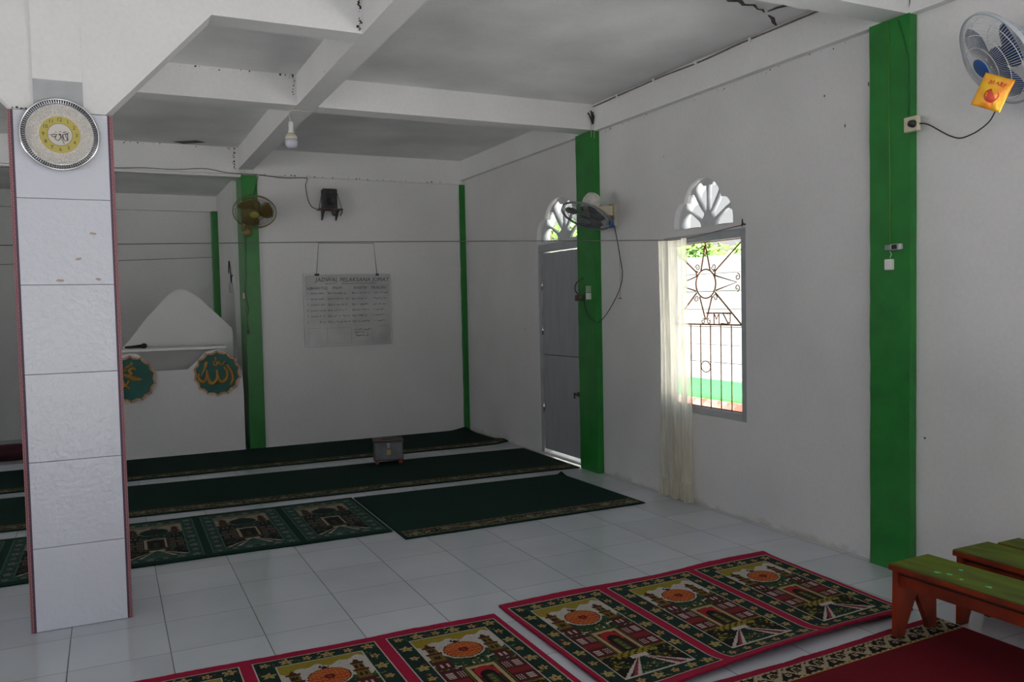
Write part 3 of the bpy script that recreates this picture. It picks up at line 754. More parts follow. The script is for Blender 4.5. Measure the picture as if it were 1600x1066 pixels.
# ------------------------------------------------------------------ benches
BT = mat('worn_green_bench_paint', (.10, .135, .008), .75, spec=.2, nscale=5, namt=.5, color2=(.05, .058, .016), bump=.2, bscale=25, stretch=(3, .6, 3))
BO2 = mat('orange_bench_paint', (.23, .026, .006), .7, spec=.25, nscale=7, namt=.45, color2=(.11, .017, .008), bump=.15, bscale=30)
SPL = mat('mint_paint_splash', (.05, .5, .22), .4); SPW = mat('pale_paint_splash', (.35, .40, .30), .5)
def bench(loc, w, L, H, rz, label, seed, splash=True):
    rr = random.Random(seed); t = thing('bench', label, 'bench', loc, (0, 0, rz), 'low painted benches')
    # local: x 0..w , y -L..0 (far end at y=0)
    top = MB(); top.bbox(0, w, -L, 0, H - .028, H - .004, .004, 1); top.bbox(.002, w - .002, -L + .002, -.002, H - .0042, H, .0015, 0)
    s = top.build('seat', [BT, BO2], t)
    if splash:
        for _ in range(9):
            sp = MB()
            x, y = rr.uniform(.04, w - .04), rr.uniform(-L * .6, -.06); R = rr.uniform(.004, .011)
            pts = [(x + R * (1 + rr.uniform(-.5, .6)) * math.cos(a), y + R * 1.5 * (1 + rr.uniform(-.5, .6)) * math.sin(a)) for a in np.linspace(0, 2 * PI, 9)[:-1]]
            sp.prism(pts, 'z', H + .0002, H + .0012); sp.build('paint_splash', [SPL], s)
    for x0 in (.022, w - .044):
        MB().bbox(x0, x0 + .022, -L + .02, -.02, H - .095, H - .045, .002).build('rail', BO2, t)
    MB().box(.03, w - .03, -L + .03, -.03, H - .045, H - .0285).build('batten', mat('bare_dark_wood', (.035, .02, .012), .8), t)
    for y0 in (-.045, -L + .02):
        c = w / 2
        P = [(.0, 0), (.052, 0), (.06, .03), (c - .004, H * .52), (c + .004, H * .52), (w - .06, .03), (w - .052, 0), (w, 0), (w - .004, H - .029), (.004, H - .029)]
        MB().prism(P, 'y', y0, y0 + .026).build('leg_board', BO2, t)
    return t
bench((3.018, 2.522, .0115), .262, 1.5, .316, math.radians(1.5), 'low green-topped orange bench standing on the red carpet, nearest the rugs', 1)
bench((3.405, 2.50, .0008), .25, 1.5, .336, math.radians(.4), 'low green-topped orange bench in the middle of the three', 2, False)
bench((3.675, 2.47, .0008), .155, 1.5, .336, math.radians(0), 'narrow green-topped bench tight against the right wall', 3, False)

# ------------------------------------------------------------------ clock
ck = thing('wall_clock', 'round chrome wall clock with glittering ring on the tiled column', 'clock', (-.163, 4.4083, 2.31))
ok = Vector(ck.location); FM = face_front(0, 0, 0)
rim = MB(); rim.lathe([(.150, .0), (.164, .004), (.166, .014), (.161, .021), (.157, .0185), (.155, .010), (.1395, .006), (.138, .013), (.136, .010)], 72, M=FM, cap=False)
for i in range(96):
    a = 2 * PI * i / 96; c, s_ = math.cos(a), math.sin(a)
    rim.tube([(.1565 * c, .1565 * s_, .0200), (.1415 * c, .1415 * s_, .0145)], .0019, 4, M=FM)
rim.build('rim', CHROME, ck)
MB().lathe([(.1405, .0125), (.1565, .0188), (.1565, .0165), (.1405, .0105), (.1405, .0125)], 72, M=FM, cap=False).build('rim_groove', mat('dark_chrome', (.10, .10, .11), .25, metal=.8), ck)
GLT = mat('silver_glitter', (.74, .70, .67), .25, metal=.1, nscale=200, namt=.4, color2=(1, .95, .90), bump=1.0, bscale=150)
gl = MB(); gl.lathe([(.0845, .009), (.09, .011), (.138, .011), (.140, .008)], 72, M=FM, cap=False)
for _ in range(900):
    a = random.uniform(0, 2 * PI); q = random.uniform(.09, .136); ang = random.uniform(0, PI); l = random.uniform(.003, .007)
    x, y = q * math.cos(a), q * math.sin(a)
    gl.tube([(x - l * math.cos(ang), y - l * math.sin(ang), .0112), (x, y, .0138), (x + l * math.cos(ang), y + l * math.sin(ang), .0112)], .0012, 4, M=FM)
gl.build('glitter_ring', GLT, ck)
MB().lathe([(0, .0095), (.084, .0095), (.084, .0)], 64, M=FM, smooth=False).build('dial', mat('gold_dial', (.48, .40, .09), .45), ck)
MB().lathe([(0, .0105), (.050, .0105), (.050, .0096)], 48, M=FM, smooth=False).build('inner_dial', mat('pale_dial', (.62, .58, .54), .5), ck)
nm = MB()
DK = mat('dark_print', (.03, .022, .02), .6)
for h in range(1, 13):
    a = PI / 2 - h * PI / 6; text_mb(nm, str(h), .023, FM @ Matrix.Translation((.068 * math.cos(a), .068 * math.sin(a), .0099)))
nm.tube([(.0505 * math.cos(a), .0505 * math.sin(a), .0107) for a in np.linspace(0, 2 * PI, 49)[:-1]], .0007, 4, closed=True, M=FM)
nm.build('numerals', DK, ck)
def stroke(mb, pts, w, z, M=FM, k=5, m=0, n=6): mb.tube([(p.x, p.y, z) for p in smooth_path([(a, b, 0) for a, b in pts], k)], w, n, m=m, M=M)
cl = MB()
for L in ([(.036, .012), (.022, .0), (.030, -.022), (.018, -.026), (.010, -.006), (.022, .006), (.034, .002)], [(.006, -.004), (-.006, -.026), (-.020, -.020), (-.016, -.004)], [(-.014, -.006), (-.028, -.012), (-.034, -.004), (-.024, .001), (-.012, -.002)],
          [(.030, .006), (.032, -.026)], [(.010, .002), (.016, -.024)], [(.012, .010), (.026, .016)], [(-.018, .012), (-.014, .010)], [(-.002, .014), (.004, .014)]):
    stroke(cl, L, .0014, .0112)
cl.build('calligraphy', DK, ck)
MB().tube([(-.001, .001, .0135), (-.049, -.004, .0135)], .0008, 4, M=FM).build('minute_hand', mat('red_brown_hand', (.2, .05, .03), .5), ck)
MB().tube([(0, 0, .0128), (.016, -.042, .0128)], .0012, 4, M=FM).lathe([(.004, .0106), (.004, .0145), (0, .015)], 12, M=FM).build('hour_hand', DK, ck)

# ------------------------------------------------------------------ bulb
bl = thing('light_bulb', 'unlit white bulb hanging from the crossing of the ceiling beams', 'bulb', (1.274, 6.30, 2.67))
ob = Vector(bl.location)
MB().tube([(1.262, 6.30, 2.951), (1.266, 6.30, 2.90), (1.274, 6.30, 2.86)], .003, 6).tube([(1.262, 6.30, 2.9465), (1.30, 6.28, 2.944), (1.36, 6.28, 2.944), (1.44, 6.28, 2.9455)], .003, 6).build('cord', mat('white_cord', (.55, .53, .48), .5), bl, origin=ob)
Mb = Matrix.Translation((1.274, 6.30, 0))
MB().lathe([(.011, 2.865), (.017, 2.855), (.017, 2.80), (.022, 2.793), (.022, 2.782)], 20, M=Mb).build('bulb_holder', WPLAST, bl, origin=ob)
MB().lathe([(.02, 2.781), (.034, 2.768), (.043, 2.752), (.045, 2.735)], 28, M=Mb).build('bulb_base', mat('pale_yellow_plastic', (.60, .58, .45), .4), bl, origin=ob)
MB().lathe([(.045, 2.7345), (.046, 2.71), (.043, 2.69), (.033, 2.675), (.018, 2.668), (0, 2.667)], 28, M=Mb).build('bulb_diffuser', mat('frosted_diffuser', (.50, .50, .58), .2, spec=.6), bl, origin=ob)

# ------------------------------------------------------------------ fans
def fan(name, label, loc, n, R, mats, parts, roll=0., nrad=64, hub=.05, depth=.075, blades=3, group='wall fans', mr=1.):
    """head centre loc, axis n (towards the room)"""
    t = thing(name, label, 'fan', loc, group=group)
    F = look_frame((0, 0, 0), n) @ Matrix.Rotation(roll, 4, 'Z')
    G, RIMM, HUB, BL, MOT = mats
    rf = lambda q: (q * R)
    def prof(u, d):  # u 0..1 radius fraction -> z
        return d * (1 - u ** 3.0)
    gd = MB()
    for side, d, n2 in ((1, depth * .62, nrad), (-1, -depth * .75, nrad // 2)):
        for i in range(n2):
            a = 2 * PI * i / n2
            gd.tube([(rf(u) * math.cos(a), rf(u) * math.sin(a), prof(u, d)) for u in (.2, .5, .75, .9, .97, 1.0)], .0011, 3, cap=False, M=F)
        for u in ((.22, .45, .68, .88) if side > 0 else (.3, .65, .9)):
            gd.tube([(rf(u) * math.cos(a), rf(u) * math.sin(a), prof(u, d)) for a in np.linspace(0, 2 * PI, 41)[:-1]], .0017, 4, closed=True, M=F)
    gd.build('guard', G, t)
    MB().lathe([(R * 1.0, -.009), (R * 1.025, -.008), (R * 1.025, .008), (R * 1.0, .009), (R * .985, 0), (R * 1.0, -.009)], 64, M=F, cap=False).build('guard_rim', RIMM, t)
    MB().lathe([(0, depth * .62 + .004), (R * .2, depth * .62 + .002), (R * .22, depth * .60), (R * .2, depth * .5), (0, depth * .5)], 32, M=F).build('badge', HUB, t)
    bl_ = MB(); bl_.lathe([(0, .02), (hub * .8, .018), (hub, .0), (hub, -.02), (0, -.022)], 24, M=F)
    for b in range(blades):
        vs = []; fs = []; A0 = b * 2 * PI / blades; nu, nv = 7, 6
        for i in range(nu):
            q = hub * .7 + (R * .86 - hub * .7) * i / (nu - 1)
            wdt = .38 + .62 * math.sin(PI * min(1, .12 + .72 * i / (nu - 1)))
            for j in range(nv):
                s_ = (j / (nv - 1) - .5); a = A0 + s_ * wdt * 1.45 + .25 * (i / nu)
                vs.append((q * math.cos(a), q * math.sin(a), -.03 * s_ + .006 * math.cos(PI * s_)))
        for i in range(nu - 1):
            for j in range(nv - 1): fs.append((i * nv + j, i * nv + j + 1, (i + 1) * nv + j + 1, (i + 1) * nv + j))
        base = [tuple(v) for v in vs]; k = len(base)
        allv = base + [(x, y, z - .002) for x, y, z in base]
        af = fs + [tuple(k + q for q in f[::-1]) for f in fs]
        edge = [j for j in range(nv)] + [i * nv + nv - 1 for i in range(1, nu)] + [(nu - 1) * nv + j for j in range(nv - 2, -1, -1)] + [i * nv for i in range(nu - 2, 0, -1)]
        for e in range(len(edge)):
            p, q = edge[e], edge[(e + 1) % len(edge)]; af.append((p, k + p, k + q, q))
        bl_.add(allv, af, 0, True, F)
    bl_.build('blades', BL, t)
    MB().lathe([(0, -depth * .7), (.03 * mr, -depth * .7), (.05 * mr, -depth * .78), (.062 * mr, -depth * .95), (.06 * mr, -depth * 1.6 * mr), (.045 * mr, -depth * 2.1 * mr), (.02, -depth * 2.3 * mr), (0, -depth * 2.32 * mr)], 28, M=F).build('motor_housing', MOT, t)
    parts(t, F, Vector(loc)); return t
def mkp(col, col2=None, **k): return mat(**k)
YG = mat('amber_guard_plastic', (.17, .155, .05), .5); YB_ = mat('amber_blade', (.105, .068, .02), .35); YH = mat('yellow_badge', (.27, .27, .05), .4); YM = mat('dull_yellow_plastic', (.17, .14, .045), .5)
def parts1(t, F, o):
    b = MB(); b.bbox(1.30, 1.40, YB - .055, YB - .0205, 2.30, 2.56, .008)
    b.tube([(1.35, YB - .05, 2.34), (1.36, YB - .11, 2.33)], .022, 10); b.build('wall_bracket', YM, t, origin=o)
    k = MB(); k.lathe([(0, .0), (.03, .002), (.045, .02), (.045, .035), (.03, .05), (0, .052)], 24, M=Matrix.Translation((1.345, 9.02, 2.29)) @ Matrix.Rotation(PI * .62, 4, 'X'))
    k.tube([(1.345, 9.03, 2.30), (1.35, 9.06, 2.33), (1.35, YB - .05, 2.35)], .02, 10); k.build('control_base', YM, t, origin=o)
    MB().tube(smooth_path([(1.49, YB - .012, 2.89), (1.46, YB - .025, 2.78), (1.43, YB - .03, 2.66), (1.37, YB - .04, 2.57)], 5), .0035, 6).build('power_cord', CABLE, t, origin=o)
fan('wall_fan', 'amber-yellow wall fan on the far green pillar, right of the recess', (1.415, 8.97, 2.490), (-.126, -.674, -.728), .213, (YG, YG, YH, YB_, YM), parts1, nrad=46)
GG = mat('grey_guard', (.16, .17, .185), .35, metal=.3); BB = mat('smoky_blade', (.08, .085, .09), .3); WM = mat('aged_white_plastic', (.60, .57, .54), .55, nscale=30, namt=.3, bump=.3)
def parts2(t, F, o):
    WD = mat('weathered_white_wood', (.55, .52, .42), .7, nscale=14, namt=.4, color2=(.30, .24, .14)); BLU = mat('blue_plastic', (.02, .10, .42), .35)
    MB().bbox(XW - .03, XW - .0005, 5.88, 5.96, 2.11, 2.30, .003).build('mounting_board', WD, t, origin=o)
    a = MB(); a.prism([(3.62, 2.225), (3.808, 2.205), (3.808, 2.285), (3.70, 2.275), (3.62, 2.26)], 'y', 5.895, 5.925); a.build('arm', CREAM, t, origin=o)
    MB().bbox(3.785, 3.809, 5.875, 5.93, 2.10, 2.165, .006).build('control_knob', BLU, t, origin=o)
    MB().tube([(o.x + .04, o.y - .01, o.z + .055), (3.64, 5.915, 2.245)], .028, 10).build('neck', WM, t, origin=o)
    MB().tube(smooth_path([(3.80, 5.865, 2.12), (3.81, 5.84, 2.0), (3.815, 5.81, 1.862), (3.815, 5.775, 1.708), (3.815, 5.835, 1.569), (3.79, 5.98, 1.391), (3.76, 6.08, 1.315), (3.75, 6.20, 1.36), (3.755, 6.26, 1.42), (3.755, 6.30, 1.52)], 5), .0035, 6).build('power_cord', CABLE, t, origin=o)
fan('wall_fan', 'grey wall fan tilted down in front of the middle green pillar', (3.55, 5.89, 2.19), (-.449, -.118, -.886), .21, (GG, GG, GG, BB, WM), parts2, nrad=52, mr=1.22)
LG = mat('pale_guard_wire', (.55, .56, .58), .35, metal=.2); NB = mat('blue_fan_blade', (.015, .045, .14), .25); BH = mat('blue_badge', (.02, .09, .30), .4); LB = mat('light_blue_grey_plastic', (.42, .46, .50), .45)
def parts3(t, F, o):
    MB().bbox(XW - .05, XW - .0005, 2.22, 2.34, 2.25, 2.48, .008).build('wall_bracket', LB, t, origin=o)
    MB().tube([o + F @ Vector((0, 0, -.11)), (3.79, 2.29, 2.42)], .03, 10).build('neck', LB, t, origin=o)
    MB().bbox(3.62, 3.80, 2.22, 2.30, 2.26, 2.33, .02).build('control_base', mat('bright_blue_plastic', (.02, .16, .45), .4), t, origin=o)
    MB().tube(smooth_path([(3.62, 2.42, 2.40), (3.74, 2.49, 2.38), (3.80, 2.56, 2.371), (3.80, 2.60, 2.31), (3.80, 2.654, 2.277), (3.80, 2.70, 2.262), (3.80, 2.755, 2.256), (3.80, 2.81, 2.278), (3.80, 2.86, 2.31), (3.795, 2.93, 2.358), (3.775, 2.975, 2.37)], 6), .0035, 6).build('power_cord', CABLE, t, origin=o)
fan('wall_fan', 'blue and pale grey wall fan at the top right behind the yellow packet', (3.59, 2.425, 2.53), (-.748, .41, -.521), .218, (LG, LB, BH, NB, LB), parts3, nrad=96, depth=.13)
# packet
pk = thing('packet', 'glossy yellow packet with red print hanging on the blue fan', 'packet', (3.455, 2.352, 2.352))
MP = look_frame((0, 0, 0), (-.80, -.58, -.05)) @ Matrix.Rotation(math.radians(-24), 4, 'Z')
YP = mat('yellow_foil', (.72, .42, .015), .22, metal=.25, nscale=14, namt=.25, color2=(.75, .22, .02), bump=.5, bscale=18)
pv = []; pf = []; nu, nv = 12, 14; w2, h2 = .060, .070
for sgn in (1, -1):
    for i in range(nv + 1):
        for j in range(nu + 1):
            u, v = j / nu * 2 - 1, i / nv * 2 - 1
            bul = .011 * max(0, (1 - abs(u) ** 2.5) * (1 - abs(v) ** 2.5)) + .0012 + .0012 * math.sin(u * 9 + v * 5)
            pv.append((u * w2, v * h2, sgn * max(.0006, bul)))
st = (nu + 1) * (nv + 1)
for s0_ in (0, st):
    for i in range(nv):
        for j in range(nu):
            a = s0_ + i * (nu + 1) + j; pf.append((a, a + 1, a + nu + 2, a + nu + 1))
for i in range(nv): pf.append((i * (nu + 1), (i + 1) * (nu + 1), st + (i + 1) * (nu + 1), st + i * (nu + 1))); a = nu; pf.append((i * (nu + 1) + nu, st + i * (nu + 1) + nu, st + (i + 1) * (nu + 1) + nu, (i + 1) * (nu + 1) + nu))
for j in range(nu): pf.append((j, st + j, st + j + 1, j + 1)); b0 = nv * (nu + 1); pf.append((b0 + j, b0 + j + 1, st + b0 + j + 1, st + b0 + j))
MB().add(pv, pf, 0, True, MP).build('pouch', YP, pk)
rp = MB(); RP = mat('red_print', (.55, .045, .02), .35)
for L in ([(-.03, .028), (-.026, .045), (-.020, .032), (-.014, .046), (-.010, .028)], [(-.004, .030), (.002, .044), (.008, .030)], [(.012, .032), (.020, .044), (.014, .046), (.022, .030)], [(.028, .030), (.030, .044), (.036, .040)]):
    stroke(rp, L, .0022, .0095, M=MP, k=3)
rp.lathe([(.003, .0125), (.028, .0115), (.030, .008)], 24, M=MP @ Matrix.Translation((.0, -.014, 0)), smooth=True)
rp.build('printed_emblem', RP, pk)

# ------------------------------------------------------------------ whiteboard
wbd = thing('whiteboard', 'handwritten whiteboard with a schedule hanging on the back wall', 'whiteboard', (2.415, YB - .02, 1.06))
o = Vector(wbd.location); bx0, bx1, bz0, bz1 = 1.927, 2.905, 1.062, 1.853
WB = mat('dusty_whiteboard', (.50, .50, .51), .22, nscale=4, namt=.22)
MB().box(bx0 + .01, bx1 - .01, YB - .016, YB - .004, bz0 + .01, bz1 - .01).build('writing_surface', WB, wbd, origin=o)
AL = mat('aluminium_edge', (.45, .45, .46), .35, metal=.7)
q = MB(); q.bbox(bx0, bx1, YB - .021, YB - .002, bz0, bz0 + .012, .002); q.bbox(bx0, bx1, YB - .021, YB - .002, bz1 - .012, bz1, .002)
q.bbox(bx0, bx0 + .012, YB - .021, YB - .002, bz0 + .0125, bz1 - .0125, .002); q.bbox(bx1 - .012, bx1, YB - .021, YB - .002, bz0 + .0125, bz1 - .0125, .002); q.build('board_frame', AL, wbd, origin=o)
MB().tube([(2.073, YB - .012, 1.851), (2.106, YB - .009, 2.192), (2.725, YB - .009, 2.197), (2.752, YB - .012, 1.851)], .003, 5).box(2.05, 2.10, YB - .024, YB - .0215, 1.835, 1.858).box(2.735, 2.77, YB - .024, YB - .0215, 1.835, 1.858).build('hanging_string', CABLE, wbd, origin=o)
ink = MB(); INK = mat('black_marker_ink', (.02, .02, .025), .5); zf = YB - .0175
def wtext(s, x, z, sz, al='LEFT'): text_mb(ink, s, sz, face_front(x, zf, z), align=al, shear=.25, space=1.05, off=-.0002)
wtext('JADWAL PELAKSANA JUMAT', 2.47, 1.79, .062, 'CENTER')
for a, b_ in ((2.16, 2.30), (2.34, 2.74)): ink.tube([(a, zf, 1.748), (b_, zf, 1.752)], .0018, 4)
wtext('NO', 1.955, 1.695, .040); wtext('HARI/TGL', 2.0, 1.697, .042); wtext('IMAM', 2.235, 1.70, .042); wtext('KHATIB', 2.475, 1.70, .042); wtext('MUAZIN', 2.68, 1.70, .042)
hr = random.Random(4)
def scrawl(x0, x1, z, h=.010):
    P = []; x = x0
    while x < x1:
        P.append((x, z + hr.uniform(-h, h))); x += hr.uniform(.004, .0075)
        if hr.random() < .16 and len(P) > 2: ink.tube([(a, zf, b) for a, b in P], .0023, 3); P = []; x += .011
    if len(P) > 1: ink.tube([(a, zf, b) for a, b in P], .0023, 3)
for i in range(6):
    z = 1.645 - i * .063
    wtext(str(i + 1), 1.958, z, .030)
    wtext('Jumat' if i < 5 else '', 2.0, z, .032); scrawl(2.09, 2.165 + hr.uniform(-.02, .01), z)
    wtext('Bpk', 2.185, z, .032); scrawl(2.25, 2.42 + hr.uniform(-.03, .02), z)
    wtext('Bpk', 2.455, z, .032); scrawl(2.52, 2.65 + hr.uniform(-.02, .01), z)
    scrawl(2.70, 2.87 + hr.uniform(-.04, .0), z)
for i, (a, b_) in enumerate(((2.48, 2.67), (2.48, 2.63), (2.49, 2.65))): scrawl(a, b_, 1.235 - i * .033, .011)
for x in (2.17, 2.44, 2.68): ink.tube([(x, zf, 1.10), (x, zf, 1.26)], .0009, 3)
ink.tube([(1.945, zf, 1.262), (2.44, zf, 1.262)], .0009, 3); ink.tube([(2.70, zf, 1.262), (2.89, zf, 1.268)], .0009, 3)
ink.build('handwriting', INK, wbd, origin=o)

# ------------------------------------------------------------------ speaker on its shelf
sh = thing('wall_shelf', 'small bracket shelf under the black speaker', 'shelf', (2.225, YB - .08, 2.53)); o = Vector(sh.location)
MB().bbox(2.10, 2.35, YB - .16, YB - .001, 2.545, 2.557, .002).build('shelf_board', mat('brown_board', (.12, .07, .05), .7), sh, origin=o)
for x in (2.145, 2.30): MB().prism([(YB - .001, 2.44), (YB - .012, 2.44), (YB - .14, 2.535), (YB - .14, 2.5445), (YB - .001, 2.5445)], 'x', x, x + .012).build('bracket', CABLE, sh, origin=o)
sk = thing('speaker', 'small black speaker strapped to its shelf high on the back wall', 'speaker', (2.22, YB - .08, 2.558)); o = Vector(sk.location)
MB().bbox(2.145, 2.295, YB - .145, YB - .02, 2.558, 2.768, .008).build('cabinet', BLACK, sk, origin=o)
MB().lathe([(0, -.01), (.02, -.012), (.045, .0), (.052, .003), (.056, 0)], 28, M=face_front(2.22, YB - .1455, 2.635)).lathe([(0, .002), (.014, .002), (.02, 0)], 20, M=face_front(2.22, YB - .1455, 2.725)).build('drivers', mat('dark_grey_cone', (.03, .032, .035), .5), sk, origin=o)
MB().lathe([(0, .002), (.005, .001), (.005, 0)], 10, M=face_front(2.275, YB - .1455, 2.58)).build('logo', CHROME, sk, origin=o)
MB().tube([(2.10, YB - .10, 2.552), (2.14, YB - .10, 2.74), (2.15, YB - .10, 2.772), (2.29, YB - .10, 2.772), (2.30, YB - .10, 2.74), (2.352, YB - .10, 2.552)], .0035, 6).add(
    [(2.20, YB - .165, 2.556), (2.235, YB - .165, 2.556), (2.265, YB - .166, 2.475), (2.232, YB - .166, 2.475), (2.20, YB - .162, 2.556), (2.235, YB - .162, 2.556), (2.265, YB - .163, 2.475), (2.232, YB - .163, 2.475)],
    [(0, 1, 2, 3), (7, 6, 5, 4), (0, 4, 5, 1), (1, 5, 6, 2), (2, 6, 7, 3), (3, 7, 4, 0)]).tube([(2.345, YB - .15, 2.55), (2.335, YB - .16, 2.51), (2.315, YB - .16, 2.48)], .006, 6).build('strap', BLACK, sk, origin=o)

def tube_thing(name, pts, r, m, label, cat, k=6, group=None):
    return tag(MB().tube(smooth_path(pts, k) if k > 1 else pts, r, 6).build(name, m), label, cat, group)
yb = YB - .042
tube_thing('speaker_cable', [(1.49, yb - .004, 2.897), (1.597, yb, 2.888), (1.754, yb, 2.876), (1.975, yb, 2.886), (2.0, YB - .03, 2.868), (1.985, YB - .012, 2.807), (2.003, YB - .012, 2.671), (2.043, YB - .012, 2.586), (2.095, YB - .03, 2.558)], .004, CABLE,
           'dark cable running along the beam and looping down to the speaker', 'cable')
tube_thing('electric_cable', [(.111, yb, 2.935), (.125, yb, 2.90), (.369, yb, 2.912), (.668, yb, 2.911), (.955, yb, 2.935), (1.153, yb, 2.905), (1.30, yb, 2.899), (1.48, yb, 2.90)], .0035, CABLE, 'thin dark cable along the beam above the recess', 'cable')
pc = thing('power_cable', 'wavy dark cable with a plug hanging down the far green pillar', 'cable', (1.335, YB - .025, 1.225)); o = Vector(pc.location)
MB().tube(smooth_path([(1.345, YB - .024, 2.28), (1.335, YB - .023, 2.05), (1.33, YB - .024, 1.82), (1.315, YB - .03, 1.67), (1.345, YB - .024, 1.49), (1.325, YB - .03, 1.40), (1.335, YB - .03, 1.27)], 6), .0035, 6).build('cord', CABLE, pc, origin=o)
MB().bbox(1.325, 1.345, YB - .042, YB - .022, 1.225, 1.268, .004).build('plug', BLACK, pc, origin=o)
tag(MB().bbox(1.296, 1.3155, YB + .0, YB + .05, 1.60, 1.66, .003).build('wall_socket', CREAM), 'small cream socket on the edge of the far green pillar by the recess', 'socket')
tube_thing('recess_cable', [(1.255, 9.9, 1.90), (1.25, 9.8, 2.03), (1.252, 9.72, 1.90), (1.252, 9.7, 1.78), (1.25, 9.62, 1.85), (1.25, 9.55, 1.86)], .006, CABLE, 'tangled dark cable on the right wall of the recess', 'cable')
tag(MB().bbox(1.235, 1.2648, 9.66, 9.76, 1.68, 1.78, .004).build('junction_box', mat('grey_junction_box', (.35, .35, .36), .4, metal=.3)), 'small grey box with wires on the right wall of the recess', 'box')
tube_thing('hanging_string', [(-1.59, 10.90, 2.02), (.05, 10.945, 2.088), (1.19, 10.79, 2.13)], .003, CABLE, 'thin dark string stretched across the recess back wall', 'string', 2)
# curtain wire across the room
tube_thing('curtain_wire', [(XW - .004, 4.335, 1.985), (3.80, 4.86, 1.935), (3.73, 5.0, 1.928), (2.80, 5.227, 1.928), (1.30, 5.62, 1.928), (-.6, 6.24, 1.928), (-5.05, 7.65, 1.93)], .0032, WIRE,
           'thin dark curtain wire stretched across the whole room', 'wire', 1)
tag(MB().tube([(XW - .03, 4.335, 1.985), (XW - .0005, 4.335, 1.985)], .006, 8).tube([(XW - .02, 4.335, 1.99), (XW - .03, 4.33, 2.02), (XW - .02, 4.345, 1.97)], .004, 6).build('wall_hook', CABLE), 'dark wire-wrapped hook at the upper right of the barred window', 'hook')
tag(MB().tube([(XW - .012, 5.83, 1.90), (XW - .012, 5.832, 1.52)], .0012, 4).tube([(XW - .03, 5.832, 1.515), (XW - .0005, 5.832, 1.515)], .004, 6).build('thread', WIRE), 'thin thread hanging to a nail on the right wall, right of the middle pillar', 'thread')
# plug and sockets
pl = thing('switch_box', 'pale double switch box on the middle green pillar', 'switch', (3.777, 6.24, 1.51)); o = Vector(pl.location)
MB().bbox(3.757, 3.777, 6.205, 6.265, 1.572, 1.63, .003).build('switch', mat('green_smudged_plastic', (.28, .40, .26), .4), pl, origin=o)
MB().bbox(3.757, 3.777, 6.205, 6.265, 1.512, 1.567, .003).build('socket', WPLAST, pl, origin=o)
tag(MB().bbox(3.71, 3.756, 6.30, 6.38, 1.50, 1.555, .01).tube(smooth_path([(3.745, 6.37, 1.55), (3.74, 6.42, 1.60), (3.745, 6.40, 1.66), (3.768, 6.32, 1.70)], 5), .006, 6).build('plug', mat('brown_plug', (.07, .035, .025), .4)), 'brown plug dangling beside the middle green pillar', 'plug')
so = thing('wall_socket', 'cream socket with a plug at the edge of the nearest green pillar', 'socket', (3.80, 3.03, 2.38)); o = Vector(so.location)
MS = face_wall(3.789, 3.0, 2.372)
MB().bbox(-.045, .035, -.038, .038, 0, .028, .004, M=MS).build('socket_body', CREAM, so, origin=o)
MB().lathe([(.0, .055), (.016, .052), (.020, .030), (.020, .0285)], 20, M=MS @ Matrix.Translation((.012, -.002, 0))).build('plug', BLACK, so, origin=o)
ad = thing('plug_adapter', 'grey and black adapter on the nearest green pillar', 'adapter', (3.789, 3.13, 1.74)); o = Vector(ad.location); MS = face_wall(3.7895, 3.13, 1.748)
MB().bbox(-.042, -.004, -.014, .014, 0, .02, .004, M=MS).build('adapter_body', mat('grey_plastic', (.25, .26, .27), .4), ad, origin=o)
MB().bbox(-.002, .062, -.017, .017, 0, .03, .008, M=MS).build('device', mat('silver_plastic', (.45, .46, .47), .35), ad, origin=o)
MB().bbox(.012, .046, -.012, .012, .031, .034, .002, M=MS).build('dark_window', BLACK, ad, origin=o)
tag(MB().bbox(-.028, .02, -.034, .024, 0, .022, .005, M=face_wall(3.7895, 3.145, 1.662)).tube([(-.003, .03, .006), (.006, .05, .006), (-.006, .07, .006)], .002, 5, M=face_wall(3.7895, 3.145, 1.662)).build('light_switch', WPLAST), 'white light switch on the nearest green pillar below the adapter', 'switch')
tag(MB().tube([(3.786, 3.158, 2.94), (3.786, 3.152, 2.2), (3.786, 3.149, 1.768)], .0022, 6).build('pillar_cable', mat('yellow_green_cable', (.12, .30, .03), .5)), 'thin yellowish cable running down the middle of the nearest green pillar', 'cable')
tag(MB().tube(smooth_path([(3.785, 3.10, 2.93), (3.785, 3.07, 2.84), (3.785, 3.045, 2.72), (3.785, 3.04, 2.55), (3.785, 3.04, 2.425)], 4), .004, 6).build('pillar_cable', mat('dark_green_cable', (.01, .12, .02), .4)), 'dark green painted cable bending down to the cream socket', 'cable')
# wire stubs left in the beam corners
def stub(x, y, z, lab):
    m = MB(); R = random.Random(x * 7 + y)
    m.tube([(x, y - .01, z - .16), (x, y - .012, z - .02)], .003, 5, m=1); m.tube([(x - .03, y - .01, z - .15), (x - .028, y - .012, z - .02)], .003, 5, m=1)
    for d in ((-.05, .05), (-.02, .07), (.0, .06), (.01, .03)):
        m.tube([(x - .015, y - .012, z - .04), (x - .015 + d[0] * .6, y - .02, z + d[1] * .5), (x - .015 + d[0], y - .02, z + d[1])], .006, 6)
    return tag(m.build('wire_stub', [CABLE, mat('bare_white_wire', (.5, .48, .4), .5)]), lab, 'wire')
stub(3.79, 6.148, 3.04, 'black taped wire ends sticking out at the top of the middle green pillar')
tag(MB().tube([(3.795, 3.04, 2.952), (3.79, 3.03, 3.03), (3.80, 3.02, 3.12)], .004, 5).tube([(3.815, 3.035, 2.951), (3.81, 3.01, 3.05), (3.76, 3.0, 3.14)], .004, 5).tube([(3.805, 3.03, 2.952), (3.83, 2.98, 3.0), (3.82, 2.94, 3.08)], .005, 5).build('wire_stub', CABLE), 'loose wires coming out at the top of the nearest green pillar', 'wire')

